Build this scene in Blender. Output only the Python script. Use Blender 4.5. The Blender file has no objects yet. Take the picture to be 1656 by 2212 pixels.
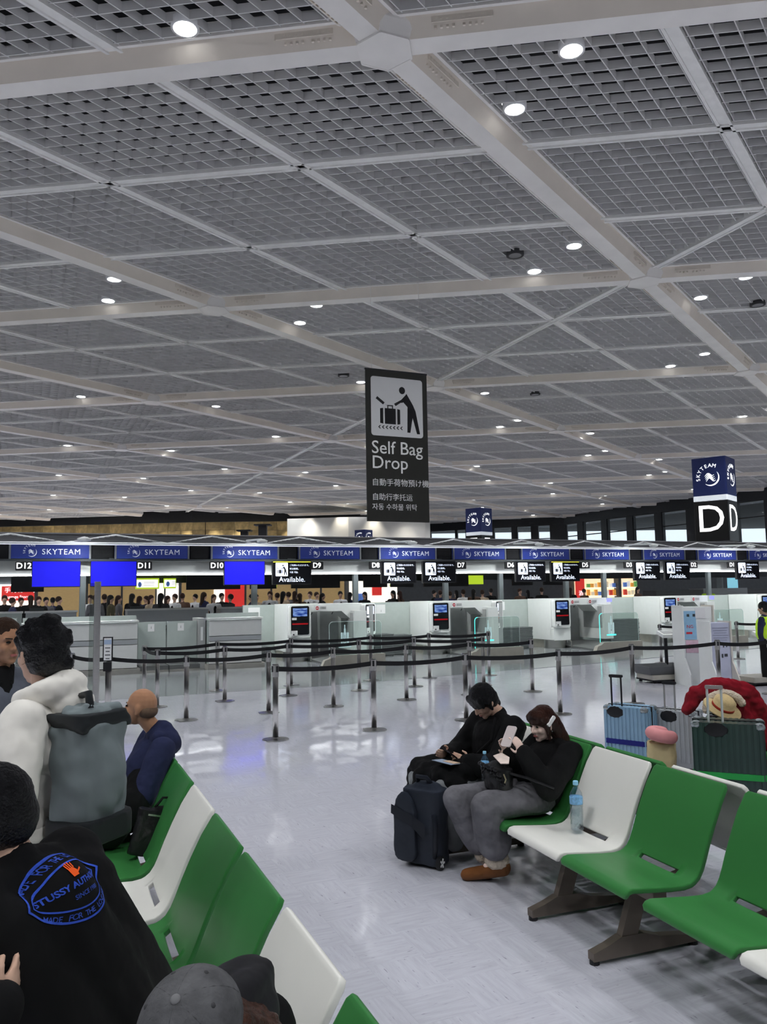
import bpy, bmesh, math, random
from math import sin, cos, pi, radians, sqrt, atan2, hypot
from mathutils import Vector, Matrix, Euler, Quaternion
random.seed(7)
scene = bpy.context.scene
C = scene.collection

# ------------------------------------------------------------------ camera
FPX, PITCH, ROLL, EYE = 1728.0, 0.0987, 0.0157, 1.9
cam_d = bpy.data.cameras.new('camera')
cam = bpy.data.objects.new('camera', cam_d)
C.objects.link(cam)
cam_d.sensor_fit = 'HORIZONTAL'
cam_d.sensor_width = 36.0
cam_d.lens = FPX / 1656.0 * 36.0
cam_d.clip_end = 400
cam.location = (0, 0, EYE)
_F = Vector((0, cos(PITCH), sin(PITCH)))
_U = Vector((0, -sin(PITCH), cos(PITCH)))
_R = Vector((1, 0, 0))
_r2 = cos(ROLL) * _R - sin(ROLL) * _U
_u2 = sin(ROLL) * _R + cos(ROLL) * _U
cam.rotation_euler = Matrix((_r2, _u2, -_F)).transposed().to_euler()
scene.camera = cam

# ------------------------------------------------------------------ world, exposure
world = bpy.data.worlds.new('overcast_sky')
scene.world = world
world.use_nodes = True
_bg = world.node_tree.nodes['Background']
_bg.inputs['Color'].default_value = (0.80, 0.92, 1.0, 1)
_bg.inputs['Strength'].default_value = 1.15
scene.view_settings.view_transform = 'Standard'
scene.view_settings.look = 'None'
scene.view_settings.exposure = 0.0
scene.view_settings.gamma = 1.0
scene.view_settings.use_curve_mapping = False
LAMP_STRENGTH = 500.0
try:
    scene.cycles.use_denoising = True
    scene.cycles.sample_clamp_indirect = 6.0
    scene.cycles.max_bounces = 5
    scene.cycles.diffuse_bounces = 3
    scene.cycles.glossy_bounces = 2
    scene.cycles.transparent_max_bounces = 12
    scene.cycles.use_adaptive_sampling = True
    scene.cycles.adaptive_threshold = 0.3
    scene.cycles.use_light_tree = True
    scene.cycles.caustics_reflective = False
    scene.cycles.caustics_refractive = False
except Exception:
    pass

# ------------------------------------------------------------------ materials
MATS = {}
def mat(name, col, rough=0.5, metal=0.0, var=0.06, vscale=6.0, bump=0.0, bscale=40.0, emit=None, es=1.0,
        trans=0.0, alpha=1.0, spec=0.5, sheen=0.0, stretch=None, coat=0.0, ior=None):
    if name in MATS:
        return MATS[name]
    m = bpy.data.materials.new(name)
    m.use_nodes = True
    nt = m.node_tree
    b = nt.nodes['Principled BSDF']
    b.inputs['Roughness'].default_value = rough
    b.inputs['Metallic'].default_value = metal
    b.inputs['Specular IOR Level'].default_value = spec
    if coat: b.inputs['Coat Weight'].default_value = coat
    if ior: b.inputs['IOR'].default_value = ior
    if trans: b.inputs['Transmission Weight'].default_value = trans
    if alpha < 1: b.inputs['Alpha'].default_value = alpha
    if sheen: b.inputs['Sheen Weight'].default_value = sheen
    tc = nt.nodes.new('ShaderNodeTexCoord')
    mp = nt.nodes.new('ShaderNodeMapping')
    if stretch: mp.inputs['Scale'].default_value = stretch
    nt.links.new(tc.outputs['Object'], mp.inputs['Vector'])
    n = nt.nodes.new('ShaderNodeTexNoise')
    n.inputs['Scale'].default_value = vscale
    n.inputs['Detail'].default_value = 3
    nt.links.new(mp.outputs['Vector'], n.inputs['Vector'])
    r = nt.nodes.new('ShaderNodeValToRGB')
    lo = [max(0, c * (1 - var)) for c in col]; hi = [min(1, c * (1 + var)) for c in col]
    r.color_ramp.elements[0].position = 0.3; r.color_ramp.elements[1].position = 0.7
    r.color_ramp.elements[0].color = (*lo, 1); r.color_ramp.elements[1].color = (*hi, 1)
    nt.links.new(n.outputs['Fac'], r.inputs['Fac'])
    nt.links.new(r.outputs['Color'], b.inputs['Base Color'])
    if bump:
        n2 = nt.nodes.new('ShaderNodeTexNoise')
        n2.inputs['Scale'].default_value = bscale
        n2.inputs['Detail'].default_value = 2
        nt.links.new(mp.outputs['Vector'], n2.inputs['Vector'])
        bp = nt.nodes.new('ShaderNodeBump')
        bp.inputs['Strength'].default_value = bump
        bp.inputs['Distance'].default_value = 0.02
        nt.links.new(n2.outputs['Fac'], bp.inputs['Height'])
        nt.links.new(bp.outputs['Normal'], b.inputs['Normal'])
    if emit:
        b.inputs['Emission Color'].default_value = (*emit, 1)
        b.inputs['Emission Strength'].default_value = es
    MATS[name] = m
    return m

def glass(name, col=(0.9, 1, 0.98), mix=0.88, rough=0.02, edge=.25):
    """thin pane: mostly see-through, with a mirror part"""
    if name in MATS: return MATS[name]
    m = bpy.data.materials.new(name); m.use_nodes = True
    nt = m.node_tree; nt.nodes.clear()
    out = nt.nodes.new('ShaderNodeOutputMaterial')
    t = nt.nodes.new('ShaderNodeBsdfTransparent'); t.inputs['Color'].default_value = (*col, 1)
    g = nt.nodes.new('ShaderNodeBsdfGlossy'); g.inputs['Roughness'].default_value = rough
    fr = nt.nodes.new('ShaderNodeLayerWeight'); fr.inputs['Blend'].default_value = 0.25
    ml = nt.nodes.new('ShaderNodeMath'); ml.operation = 'MULTIPLY_ADD'; ml.inputs[1].default_value = 1.2 * (1 - mix) + edge; ml.inputs[2].default_value = (1 - mix) * .35
    ml.use_clamp = True
    mx = nt.nodes.new('ShaderNodeMixShader')
    nt.links.new(fr.outputs['Facing'], ml.inputs[0]); nt.links.new(ml.outputs['Value'], mx.inputs['Fac'])
    nt.links.new(t.outputs['BSDF'], mx.inputs[1]); nt.links.new(g.outputs['BSDF'], mx.inputs[2])
    nt.links.new(mx.outputs['Shader'], out.inputs['Surface'])
    MATS[name] = m
    return m

# ------------------------------------------------------------------ mesh building
class MB:
    """collects shapes into one mesh"""
    def __init__(s): s.v = []; s.f = []; s.mi = []; s.m = 0
    def add(s, vs, fs):
        o = len(s.v); s.v += [tuple(v) for v in vs]
        for f in fs: s.f.append(tuple(i + o for i in f)); s.mi.append(s.m)
        return s
    def box(s, c, d, rz=0.0, rot=None):
        x, y, z = d[0] / 2, d[1] / 2, d[2] / 2
        R = rot if rot is not None else Matrix.Rotation(rz, 3, 'Z')
        vs = [Vector(c) + R @ Vector(p) for p in ((-x,-y,-z),(x,-y,-z),(x,y,-z),(-x,y,-z),(-x,-y,z),(x,-y,z),(x,y,z),(-x,y,z))]
        return s.add(vs, [(0,3,2,1),(4,5,6,7),(0,1,5,4),(1,2,6,5),(2,3,7,6),(3,0,4,7)])
    def b2(s, a, b):
        return s.box([(a[i] + b[i]) / 2 for i in range(3)], [abs(b[i] - a[i]) for i in range(3)])
    def prism(s, poly, a, b, M=None):
        """poly: 2D (x,y) extruded from z=a to z=b, then transformed by M"""
        n = len(poly); M = M or Matrix.Identity(4)
        ar = sum(poly[i][0]*poly[(i+1)%n][1]-poly[(i+1)%n][0]*poly[i][1] for i in range(n))
        if ar < 0: poly = poly[::-1]
        vs = [M @ Vector((x, y, a)) for x, y in poly] + [M @ Vector((x, y, b)) for x, y in poly]
        fs = [tuple(range(n))[::-1], tuple(range(n, 2 * n))] + [(i, (i+1) % n, n + (i+1) % n, n + i) for i in range(n)]
        return s.add(vs, fs)
    def tube(s, pts, r, n=8, cap=True):
        pts = [Vector(p) for p in pts]; rs = r if isinstance(r, (list, tuple)) else [r] * len(pts)
        rings = []; ref = None
        for i, p in enumerate(pts):
            t = (pts[min(i+1, len(pts)-1)] - pts[max(i-1, 0)]).normalized()
            if ref is None: ref = Vector((0,0,1)) if abs(t.z) < .9 else Vector((1,0,0))
            a = (ref - t * ref.dot(t))
            if a.length < 1e-6: a = t.orthogonal()
            a.normalize(); ref = a; b = t.cross(a)
            rings.append([p + rs[i] * (cos(2*pi*k/n) * a + sin(2*pi*k/n) * b) for k in range(n)])
        vs = [v for r_ in rings for v in r_]; fs = []
        for i in range(len(pts) - 1):
            for k in range(n):
                fs.append((i*n+k, i*n+(k+1) % n, (i+1)*n+(k+1) % n, (i+1)*n+k))
        if cap:
            fs.append(tuple(range(n))[::-1]); fs.append(tuple((len(pts)-1)*n + k for k in range(n)))
        return s.add(vs, fs)
    def lathe(s, prof, n=16, M=None):
        """prof: (r,z) list bottom to top"""
        M = M or Matrix.Identity(4); vs = []; fs = []
        for r, z in prof:
            for k in range(n): vs.append(M @ Vector((r*cos(2*pi*k/n), r*sin(2*pi*k/n), z)))
        for i in range(len(prof) - 1):
            for k in range(n): fs.append((i*n+k, i*n+(k+1) % n, (i+1)*n+(k+1) % n, (i+1)*n+k))
        fs.append(tuple(range(n))[::-1]); fs.append(tuple((len(prof)-1)*n + k for k in range(n)))
        return s.add(vs, fs)
    def cone(s, p0, r0, p1, r1, n=12, rings=4):
        """round-ended cone (capsule)"""
        p0, p1 = Vector(p0), Vector(p1); ax = p1 - p0; L = ax.length
        if L < 1e-6: return s.ball(p0, (r0,) * 3)
        q = Vector((0,0,1)).rotation_difference(ax); pr = []
        for i in range(rings + 1):
            a = -pi/2 + (pi/2) * i / rings; pr.append((max(r0 * cos(a), 1e-4), r0 * sin(a)))
        for i in range(rings + 1):
            a = (pi/2) * i / rings; pr.append((max(r1 * cos(a), 1e-4), L + r1 * sin(a)))
        return s.lathe(pr, n, Matrix.Translation(p0) @ q.to_matrix().to_4x4())
    def ball(s, c, r, R=None, n=14, rings=8):
        R = R or Matrix.Identity(3)
        pr = [(max(cos(-pi/2 + pi*i/rings), 1e-4), sin(-pi/2 + pi*i/rings)) for i in range(rings + 1)]
        M = Matrix.Translation(Vector(c)) @ (R @ Matrix.Diagonal(Vector(r))).to_4x4()
        return s.lathe(pr, n, M)
    def rbox(s, c, d, r, M=None, seg=3, axis=2):
        """box with corners rounded in the plane normal to axis"""
        w, h = [d[i] for i in range(3) if i != axis]; dep = d[axis]
        poly = rrect(w, h, r, seg)
        P = {2: Matrix.Identity(4), 1: Matrix(((1,0,0,0),(0,0,-1,0),(0,1,0,0),(0,0,0,1))), 0: Matrix(((0,0,1,0),(1,0,0,0),(0,1,0,0),(0,0,0,1)))}[axis]
        return s.prism(poly, -dep/2, dep/2, (M or Matrix.Identity(4)) @ Matrix.Translation(Vector(c)) @ P)
    def mesh(s, name, mats, smooth=False):
        me = bpy.data.meshes.new(name)
        me.from_pydata(s.v, [], s.f)
        for m in (mats if isinstance(mats, (list, tuple)) else [mats]): me.materials.append(m)
        if any(s.mi): me.polygons.foreach_set('material_index', s.mi)
        if smooth: me.polygons.foreach_set('use_smooth', [True] * len(s.f))
        me.update()
        return me
    def obj(s, name, mats, parent=None, smooth=False, auto=None):
        o = mk(name, s.mesh(name, mats, smooth or auto is not None), parent)
        if auto is not None:
            try: o.data.set_sharp_from_angle(angle=radians(auto))
            except Exception: pass
        return o

def rrect(w, h, r, seg=3, cx=0, cy=0):
    r = min(r, w/2 - 1e-5, h/2 - 1e-5); out = []
    for sx, sy, a0 in ((1,1,0),(-1,1,90),(-1,-1,180),(1,-1,270)):
        for k in range(seg + 1):
            a = radians(a0 + 90 * k / seg)
            out.append((cx + sx*(w/2 - r) + r*cos(a), cy + sy*(h/2 - r) + r*sin(a)))
    return out

def mk(name, data=None, parent=None, loc=None, rz=None):
    o = bpy.data.objects.new(name, data); C.objects.link(o)
    if parent is not None: o.parent = parent
    if loc is not None: o.location = loc
    if rz is not None: o.rotation_euler = (0, 0, rz)
    return o

def tag(o, label=None, cat=None, group=None, kind=None):
    if label: o['label'] = label
    if cat: o['category'] = cat
    if group: o['group'] = group
    if kind: o['kind'] = kind
    return o

def thing(name, label, cat, loc=(0,0,0), rz=0.0, group=None):
    return tag(mk(name, None, None, loc, rz), label, cat, group)

def copy_tree(o, parent=None):
    c = o.copy(); C.objects.link(c); c.parent = parent
    for ch in o.children: copy_tree(ch, c)
    return c

_font_cache = {}
def text_mesh(txt, size, m, align='CENTER', bold=0.0, ext=0.002, spacing=1.0, name='lettering'):
    key = (txt, size, m.name, align, bold, ext, spacing)
    if key in _font_cache: return _font_cache[key]
    cu = bpy.data.curves.new('t', 'FONT')
    cu.body = txt; cu.size = size; cu.align_x = align; cu.align_y = 'CENTER'
    cu.extrude = ext; cu.offset = bold * size; cu.resolution_u = 3; cu.space_character = spacing
    o = bpy.data.objects.new('t', cu)
    me = bpy.data.meshes.new_from_object(o)
    bpy.data.objects.remove(o); bpy.data.curves.remove(cu)
    me.materials.clear(); me.materials.append(m); me.name = name
    _font_cache[key] = me
    return me
def text(txt, size, m, parent, loc, rot=(pi/2,0,0), name='lettering', **k):
    o = mk(name, text_mesh(txt, size, m, **k), parent, loc); o.rotation_euler = rot
    return o

BLOBS = []
def blob(name, mb, m, parent=None, voxel=0.012, smooth=4, disp=0.0, dscale=0.1, fac=0.5):
    """union of overlapping closed shapes -> one continuous skin (voxel remesh), finished at the end"""
    o = mb.obj(name, m, parent, smooth=True)
    r = o.modifiers.new('r', 'REMESH'); r.mode = 'VOXEL'; r.voxel_size = voxel; r.use_smooth_shade = True
    if smooth:
        q = o.modifiers.new('s', 'SMOOTH'); q.iterations = smooth; q.factor = fac
    if disp:
        t = bpy.data.textures.new('folds', 'CLOUDS'); t.noise_scale = dscale; t.noise_depth = 1
        d = o.modifiers.new('d', 'DISPLACE'); d.texture = t; d.strength = disp; d.mid_level = 0.5; d.texture_coords = 'LOCAL'
    BLOBS.append(o)
    return o
def bake_blobs():
    if not BLOBS: return
    dg = bpy.context.evaluated_depsgraph_get()
    done = {}
    for o in BLOBS:
        me = bpy.data.meshes.new_from_object(o.evaluated_get(dg)); me.name = o.name
        done[o] = me
    for o, me in done.items():
        o.modifiers.clear(); o.data = me
        me.polygons.foreach_set('use_smooth', [True] * len(me.polygons))
    BLOBS.clear()

# the terminal's own axes: u along the check-in row, v away from the viewer
PHI = radians(23.7)
UX, UY = cos(PHI), sin(PHI)
OX, OY = -2.356, 22.279
def UVp(u, v, z=0.0): return Vector((OX + u*UX - v*UY, OY + u*UY + v*UX, z))
ROW = Matrix.Translation((OX, OY, 0)) @ Matrix.Rotation(PHI, 4, 'Z')
# ================================================================== THE SETTING
# ---- materials of the setting
def floor_mat(name, base, rot, rough=0.055, dark=1.0):
    m = bpy.data.materials.new(name); m.use_nodes = True
    nt = m.node_tree; b = nt.nodes['Principled BSDF']
    b.inputs['Roughness'].default_value = rough
    b.inputs['Specular IOR Level'].default_value = 0.5
    g = nt.nodes.new('ShaderNodeNewGeometry')
    mp = nt.nodes.new('ShaderNodeMapping'); mp.vector_type = 'TEXTURE'
    mp.inputs['Rotation'].default_value = (0, 0, rot)
    nt.links.new(g.outputs['Position'], mp.inputs['Vector'])
    m2 = nt.nodes.new('ShaderNodeMapping'); m2.inputs['Scale'].default_value = (3.0, 26.0, 1.0)
    nt.links.new(mp.outputs['Vector'], m2.inputs['Vector'])
    n = nt.nodes.new('ShaderNodeTexNoise'); n.inputs['Scale'].default_value = 1.6; n.inputs['Detail'].default_value = 5
    n.inputs['Roughness'].default_value = 0.62
    nt.links.new(m2.outputs['Vector'], n.inputs['Vector'])
    r = nt.nodes.new('ShaderNodeValToRGB')
    e = r.color_ramp.elements
    e[0].position = 0.18; e[0].color = (*[c * 0.84 for c in base], 1)
    e[1].position = 0.80; e[1].color = (*[min(1, c * 1.09) for c in base], 1)
    x = r.color_ramp.elements.new(0.40); x.color = (*[c * 0.95 for c in base], 1)
    x = r.color_ramp.elements.new(0.60); x.color = (*[c * 1.04 for c in base], 1)
    nt.links.new(n.outputs['Fac'], r.inputs['Fac'])
    # short dark flecks
    m3 = nt.nodes.new('ShaderNodeMapping'); m3.inputs['Scale'].default_value = (14.0, 80.0, 1.0)
    nt.links.new(mp.outputs['Vector'], m3.inputs['Vector'])
    n3 = nt.nodes.new('ShaderNodeTexNoise'); n3.inputs['Scale'].default_value = 1.0; n3.inputs['Detail'].default_value = 2
    nt.links.new(m3.outputs['Vector'], n3.inputs['Vector'])
    r3 = nt.nodes.new('ShaderNodeValToRGB')
    r3.color_ramp.elements[0].position = 0.25; r3.color_ramp.elements[0].color = (0.35, 0.34, 0.36, 1)
    r3.color_ramp.elements[1].position = 0.33; r3.color_ramp.elements[1].color = (1, 1, 1, 1)
    nt.links.new(n3.outputs['Fac'], r3.inputs['Fac'])
    mx = nt.nodes.new('ShaderNodeMixRGB'); mx.blend_type = 'MULTIPLY'; mx.inputs['Fac'].default_value = 0.75
    nt.links.new(r.outputs['Color'], mx.inputs['Color1']); nt.links.new(r3.outputs['Color'], mx.inputs['Color2'])
    nt.links.new(mx.outputs['Color'], b.inputs['Base Color'])
    # waxed, slightly wavy surface
    n4 = nt.nodes.new('ShaderNodeTexNoise'); n4.inputs['Scale'].default_value = 5.0; n4.inputs['Detail'].default_value = 2
    nt.links.new(m2.outputs['Vector'], n4.inputs['Vector'])
    bp = nt.nodes.new('ShaderNodeBump'); bp.inputs['Strength'].default_value = 0.035; bp.inputs['Distance'].default_value = 0.01
    nt.links.new(n4.outputs['Fac'], bp.inputs['Height']); nt.links.new(bp.outputs['Normal'], b.inputs['Normal'])
    MATS[name] = m
    return m
FT = (0.43, 0.43, 0.48)
fm_a = floor_mat('floor_vinyl_along', FT, PHI)
fm_b = floor_mat('floor_vinyl_across', tuple(c * 1.01 for c in FT), PHI + pi/2)
fm_far = floor_mat('floor_vinyl_far', tuple(c * 1.01 for c in FT), PHI)
fm_strip = floor_mat('floor_grey_strip', (0.25, 0.265, 0.275), PHI, rough=0.06)
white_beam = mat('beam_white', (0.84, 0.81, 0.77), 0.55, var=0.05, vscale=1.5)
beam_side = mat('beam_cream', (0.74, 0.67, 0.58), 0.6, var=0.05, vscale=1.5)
batten_m = mat('batten_white', (0.84, 0.83, 0.80), 0.5, var=0.04)
slat_m = mat('slat_grey', (0.70, 0.69, 0.68), 0.6, var=0.05, vscale=2.0)
plenum_m = mat('plenum_black', (0.012, 0.012, 0.014), 0.9, var=0.2)
black_m = mat('matt_black', (0.015, 0.015, 0.017), 0.6, var=0.15)
dark_m = mat('dark_grey', (0.05, 0.055, 0.06), 0.5, var=0.1)

# ---- floor: base slab, tiles one by one where they show, dark polished strip before the counters
floor = MB().b2((-60, -30, -0.2), (75, 130, -0.004)).obj('floor', fm_far)
tag(floor, kind='structure')
TS = 0.305
def proj(p):
    q = Vector(p) - Vector((0, 0, EYE))
    d = q.dot(_F)
    if d < 0.05: return None
    return 828 + FPX * q.dot(_r2) / d, 1106 - FPX * q.dot(_u2) / d, d
STRIP = [(-14.0, 10.9), (-5.03, 14.88), (-2.67, 15.95), (-1.26, 16.53), (1.74, 18.35), (5.09, 20.43), (7.37, 21.98), (20.0, 30.4)]
def strip_y(x):
    for (x0, y0), (x1, y1) in zip(STRIP, STRIP[1:]):
        if x <= x1: return y0 + (y1 - y0) * (x - x0) / (x1 - x0)
    return 99
cells = []
for a in range(-120, 60):
    for b in range(-110, 10):
        p = UVp(a * TS, b * TS)
        if p.y < 0.9 or p.y > 19: continue
        if p.y > strip_y(p.x) - 0.05: continue
        q = proj(p)
        if q is None or not (-120 < q[0] < 1776) or q[1] > 2360: continue
        cells.append((q[2], a, b))
cells.sort()
tile_me = []
for k, m in enumerate((fm_a, fm_b)):
    g = TS / 2 - 0.0001
    mb = MB().add([(-g,-g,-.004),(g,-g,-.004),(g,g,-.004),(-g,g,-.004),(-g,-g,0),(g,-g,0),(g,g,0),(-g,g,0)],
                  [(4,5,6,7),(0,1,5,4),(1,2,6,5),(2,3,7,6),(3,0,4,7)])
    tile_me.append(mb.mesh('tile', m))
field = MB()
for n, (d, a, b) in enumerate(cells):
    k = (a + b) % 2; c = UVp((a + .5) * TS, (b + .5) * TS)
    if n < 300:
        o = mk('tile', tile_me[k], floor, c, PHI)
    else:
        g = TS / 2 - 0.0001; field.m = k
        ex = Vector((UX, UY, 0)) * g; ey = Vector((-UY, UX, 0)) * g; zz = Vector((0, 0, -.004))
        T = [c - ex - ey, c + ex - ey, c + ex + ey, c - ex + ey]
        field.add(T + [t + zz for t in T], [(0,1,2,3),(4,5,1,0),(5,6,2,1),(6,7,3,2),(7,4,0,3)])
tag(field.obj('tile_field', [fm_a, fm_b], floor), kind='stuff')
st = MB()
poly = [(x, y) for x, y in STRIP] + [tuple(UVp(28, 1.6)[:2]), tuple(UVp(-12, 1.6)[:2])]
st.prism(poly, -0.003, 0.003)
st.obj('polished_strip', fm_strip, floor)

# ---- ceiling: triangular lattice of beams, rhombic egg-crate grille between
CZ = 9.9
LO = Vector((0.123, 10.825, 0)); LS, LTH, LANG, LR = 11.43, -0.137, 1.07, 0.9727
LA = Vector((cos(LTH), sin(LTH), 0)) * LS
LB_ = Vector((cos(LTH + LANG), sin(LTH + LANG), 0)) * LS * LR
def lat(i, j, z=0.0): return LO + LA * i + LB_ * j + Vector((0, 0, CZ + z))
W = [(-75.0, 95.6), (-40.8, 84.8), (-18.7, 77.8), (-1.85, 83.45), (5.5, 96.5), (20.2, 88.7), (31.7, 65.6), (60.0, 9.0)]
def inside(x, y, m=0.0):
    if x > 31.7 or x > 20.2:
        # right-hand window wall
        (x0, y0), (x1, y1) = W[5], W[7]
        if (x1 - x0) * (y - y0) - (y1 - y0) * (x - x0) > -m: return False
    for (x0, y0), (x1, y1) in zip(W[:5], W[1:6]):
        if x0 <= x <= x1 and y > y0 + (y1 - y0) * (x - x0) / (x1 - x0) - m: return False
    return True
ceiling = MB().b2((-80, -45, CZ + 1.2), (75, 130, CZ + 1.5)).obj('ceiling', plenum_m)
tag(ceiling, kind='structure')
N = 11
ea, eb = LA / 3, LB_ / 3
na = Vector((-ea.y, ea.x, 0)).normalized(); nb = Vector((-eb.y, eb.x, 0)).normalized()
SH, STK = 0.145, 0.016
def bar_mesh(p, q, n, t, z0, z1, mb=None):
    mb = mb or MB()
    h = n * (t / 2); lo = Vector((0, 0, z0)); hi = Vector((0, 0, z1))
    return mb.add([p-h+lo, q-h+lo, q+h+lo, p+h+lo, p-h+hi, q-h+hi, q+h+hi, p+h+hi], [(0,3,2,1),(4,5,6,7),(0,1,5,4),(1,2,6,5),(2,3,7,6),(3,0,4,7)])
slat_a = bar_mesh(ea * .02, ea * .98, na, STK, 0, SH).mesh('slat', slat_m)
slat_b = bar_mesh(eb * .02, eb * .98, nb, STK, 0.004, SH).mesh('slat', slat_m)
full = MB()
for k in range(N):
    bar_mesh(eb * ((k + .5) / N) + ea * .02, eb * ((k + .5) / N) + ea * .98, na, STK, 0, SH, full)
    bar_mesh(ea * ((k + .5) / N) + eb * .02, ea * ((k + .5) / N) + eb * .98, nb, STK, 0.004, SH, full)
grille_me = full.mesh('grille_panel', slat_m)
panels = []
for a in range(-60, 20):
    for b in range(-12, 40):
        c = lat((a + .5) / 3, (b + .5) / 3)
        if not inside(c.x, c.y, 1.2): continue
        q = proj(c)
        if q is None: continue
        mg = 3.2 * FPX / q[2]
        if -mg < q[0] < 1656 + mg and -mg * 1.4 < q[1]: panels.append((q[2], a, b))
panels.sort()
near = [p for p in panels if 0 < proj(lat((p[1]+.5)/3, (p[2]+.5)/3))[0] < 1656 and proj(lat((p[1]+.5)/3, (p[2]+.5)/3))[1] > 0][:13]
far = MB()
for p in panels:
    d, a, b = p
    if p in near:
        e = mk('grille_panel', None, ceiling, lat(a / 3, b / 3))
        for k in range(N):
            mk('slat', slat_a, e, eb * ((k + .5) / N)); mk('slat', slat_b, e, ea * ((k + .5) / N))
    elif panels.index(p) < 300:
        mk('grille_panel', grille_me, ceiling, lat(a / 3, b / 3))
    else:
        o0 = lat(a / 3, b / 3)
        far.add([Vector(v) + o0 for v in full.v], full.f)
if far.v: tag(far.obj('far_grille', slat_m, ceiling), kind='stuff')
print('PANELS', len(panels))
# battens and beams, each lattice line one bar, cut where the hall ends
def span(fn, lo, hi, step=0.05):
    ok = []
    t = lo
    while t <= hi:
        p = fn(t); q = proj(p)
        if inside(p.x, p.y, 0.3) and q and q[2] < 110 and -900 < q[0] < 2556 and q[1] > -700: ok.append(t)
        t += step
    return (min(ok), max(ok)) if len(ok) > 3 else None
def batten(p, q, name='batten', w=0.21):
    d = (q - p).normalized(); n = Vector((-d.y, d.x, 0))
    mb = bar_mesh(p, q, n, w, -0.02, 0.20)
    for s in (-1, 1): bar_mesh(p + n * s * (w/2 - .012), q + n * s * (w/2 - .012), n, 0.045, -0.05, 0.10, mb)
    mb.obj(name, batten_m, ceiling)
def main_beam(p, q):
    d = (q - p).normalized(); n = Vector((-d.y, d.x, 0))
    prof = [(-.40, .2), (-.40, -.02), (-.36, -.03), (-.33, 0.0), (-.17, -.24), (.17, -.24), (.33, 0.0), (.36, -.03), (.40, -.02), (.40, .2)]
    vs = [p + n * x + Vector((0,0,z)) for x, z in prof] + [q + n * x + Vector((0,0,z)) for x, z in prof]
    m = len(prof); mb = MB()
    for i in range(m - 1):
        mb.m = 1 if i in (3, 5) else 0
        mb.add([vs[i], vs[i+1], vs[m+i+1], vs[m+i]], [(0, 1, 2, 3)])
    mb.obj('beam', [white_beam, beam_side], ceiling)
for k in range(-8, 30):
    j = k / 3
    sp = span(lambda s: lat(s, j), -16, 8)
    if sp: (main_beam if k % 3 == 0 else batten)(lat(sp[0], j), lat(sp[1], j))
for k in range(-50, 16):
    i = k / 3
    sp = span(lambda s: lat(i, s), -4, 12)
    if sp: (main_beam if k % 3 == 0 else batten)(lat(i, sp[0]), lat(i, sp[1]))
sp = span(lambda s: lat(-s, 1 + s), -2, 9)
batten(lat(-sp[0], 1 + sp[0], -.01), lat(-sp[1], 1 + sp[1], -.01))
# hexagonal node castings and bolt groups
hexm = MB()
cdir = (lat(-1, 1) - lat(0, 0)).normalized(); a0 = atan2(LA.y, LA.x)
def hexa(r, rot): return [(r * cos(rot + k * pi/3), r * sin(rot + k * pi/3)) for k in range(6)]
h0 = hexa(.52, a0 + pi/6); h1 = hexa(.42, a0 + pi/6)
hexm.add([(x, y, .1) for x, y in h0] + [(x, y, -.06) for x, y in h0] + [(x, y, -.27) for x, y in h1],
         [(i, (i+1) % 6, 6 + (i+1) % 6, 6 + i)[::-1] for i in range(6)] + [(6+i, 6+(i+1) % 6, 12+(i+1) % 6, 12+i)[::-1] for i in range(6)] + [tuple(range(12, 18))[::-1]])
for i in range(6):
    p, q = Vector((*h1[i], -.275)), Vector((*h1[(i+1) % 6], -.275))
    d = (q - p).normalized(); bar_mesh(p, q, Vector((-d.y, d.x, 0)), .03, 0, .03, hexm)
node_me = hexm.mesh('beam_node', white_beam)
bolt = MB()
for dirv in (LA.normalized(), -LA.normalized(), LB_.normalized(), -LB_.normalized()):
    n = Vector((-dirv.y, dirv.x, 0))
    for side in (-1, 1):
        for k in range(8):
            for row in (0, 1):
                c = dirv * (.75 + .085 * k + (.06 if k > 3 else 0)) + n * side * (.235 + .06 * row) + Vector((0, 0, -.15 + .085 * row))
                bolt.box(c, (.035, .035, .035), a0)
        bar_mesh(dirv * .70 + n * side * .30, dirv * 1.55 + n * side * .30, n, .015, -.12, .06, bolt)
bolt_me = bolt.mesh('bolt_plate', beam_side)
NODES = []
for i in range(-14, 6):
    for j in range(-4, 11):
        p = lat(i, j)
        if inside(p.x, p.y, .6) and -16 < p.y and -48 < p.x < 40 and abs(p.x) < p.y * .62 + 22: NODES.append((i, j, p))
for i, j, p in NODES:
    q = proj(p)
    if q and -300 < q[0] < 1956 and q[1] > -400:
        nd = mk('beam_node', node_me, ceiling, p)
        if q[2] < 45: mk('bolt_plate', bolt_me, nd)

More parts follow.
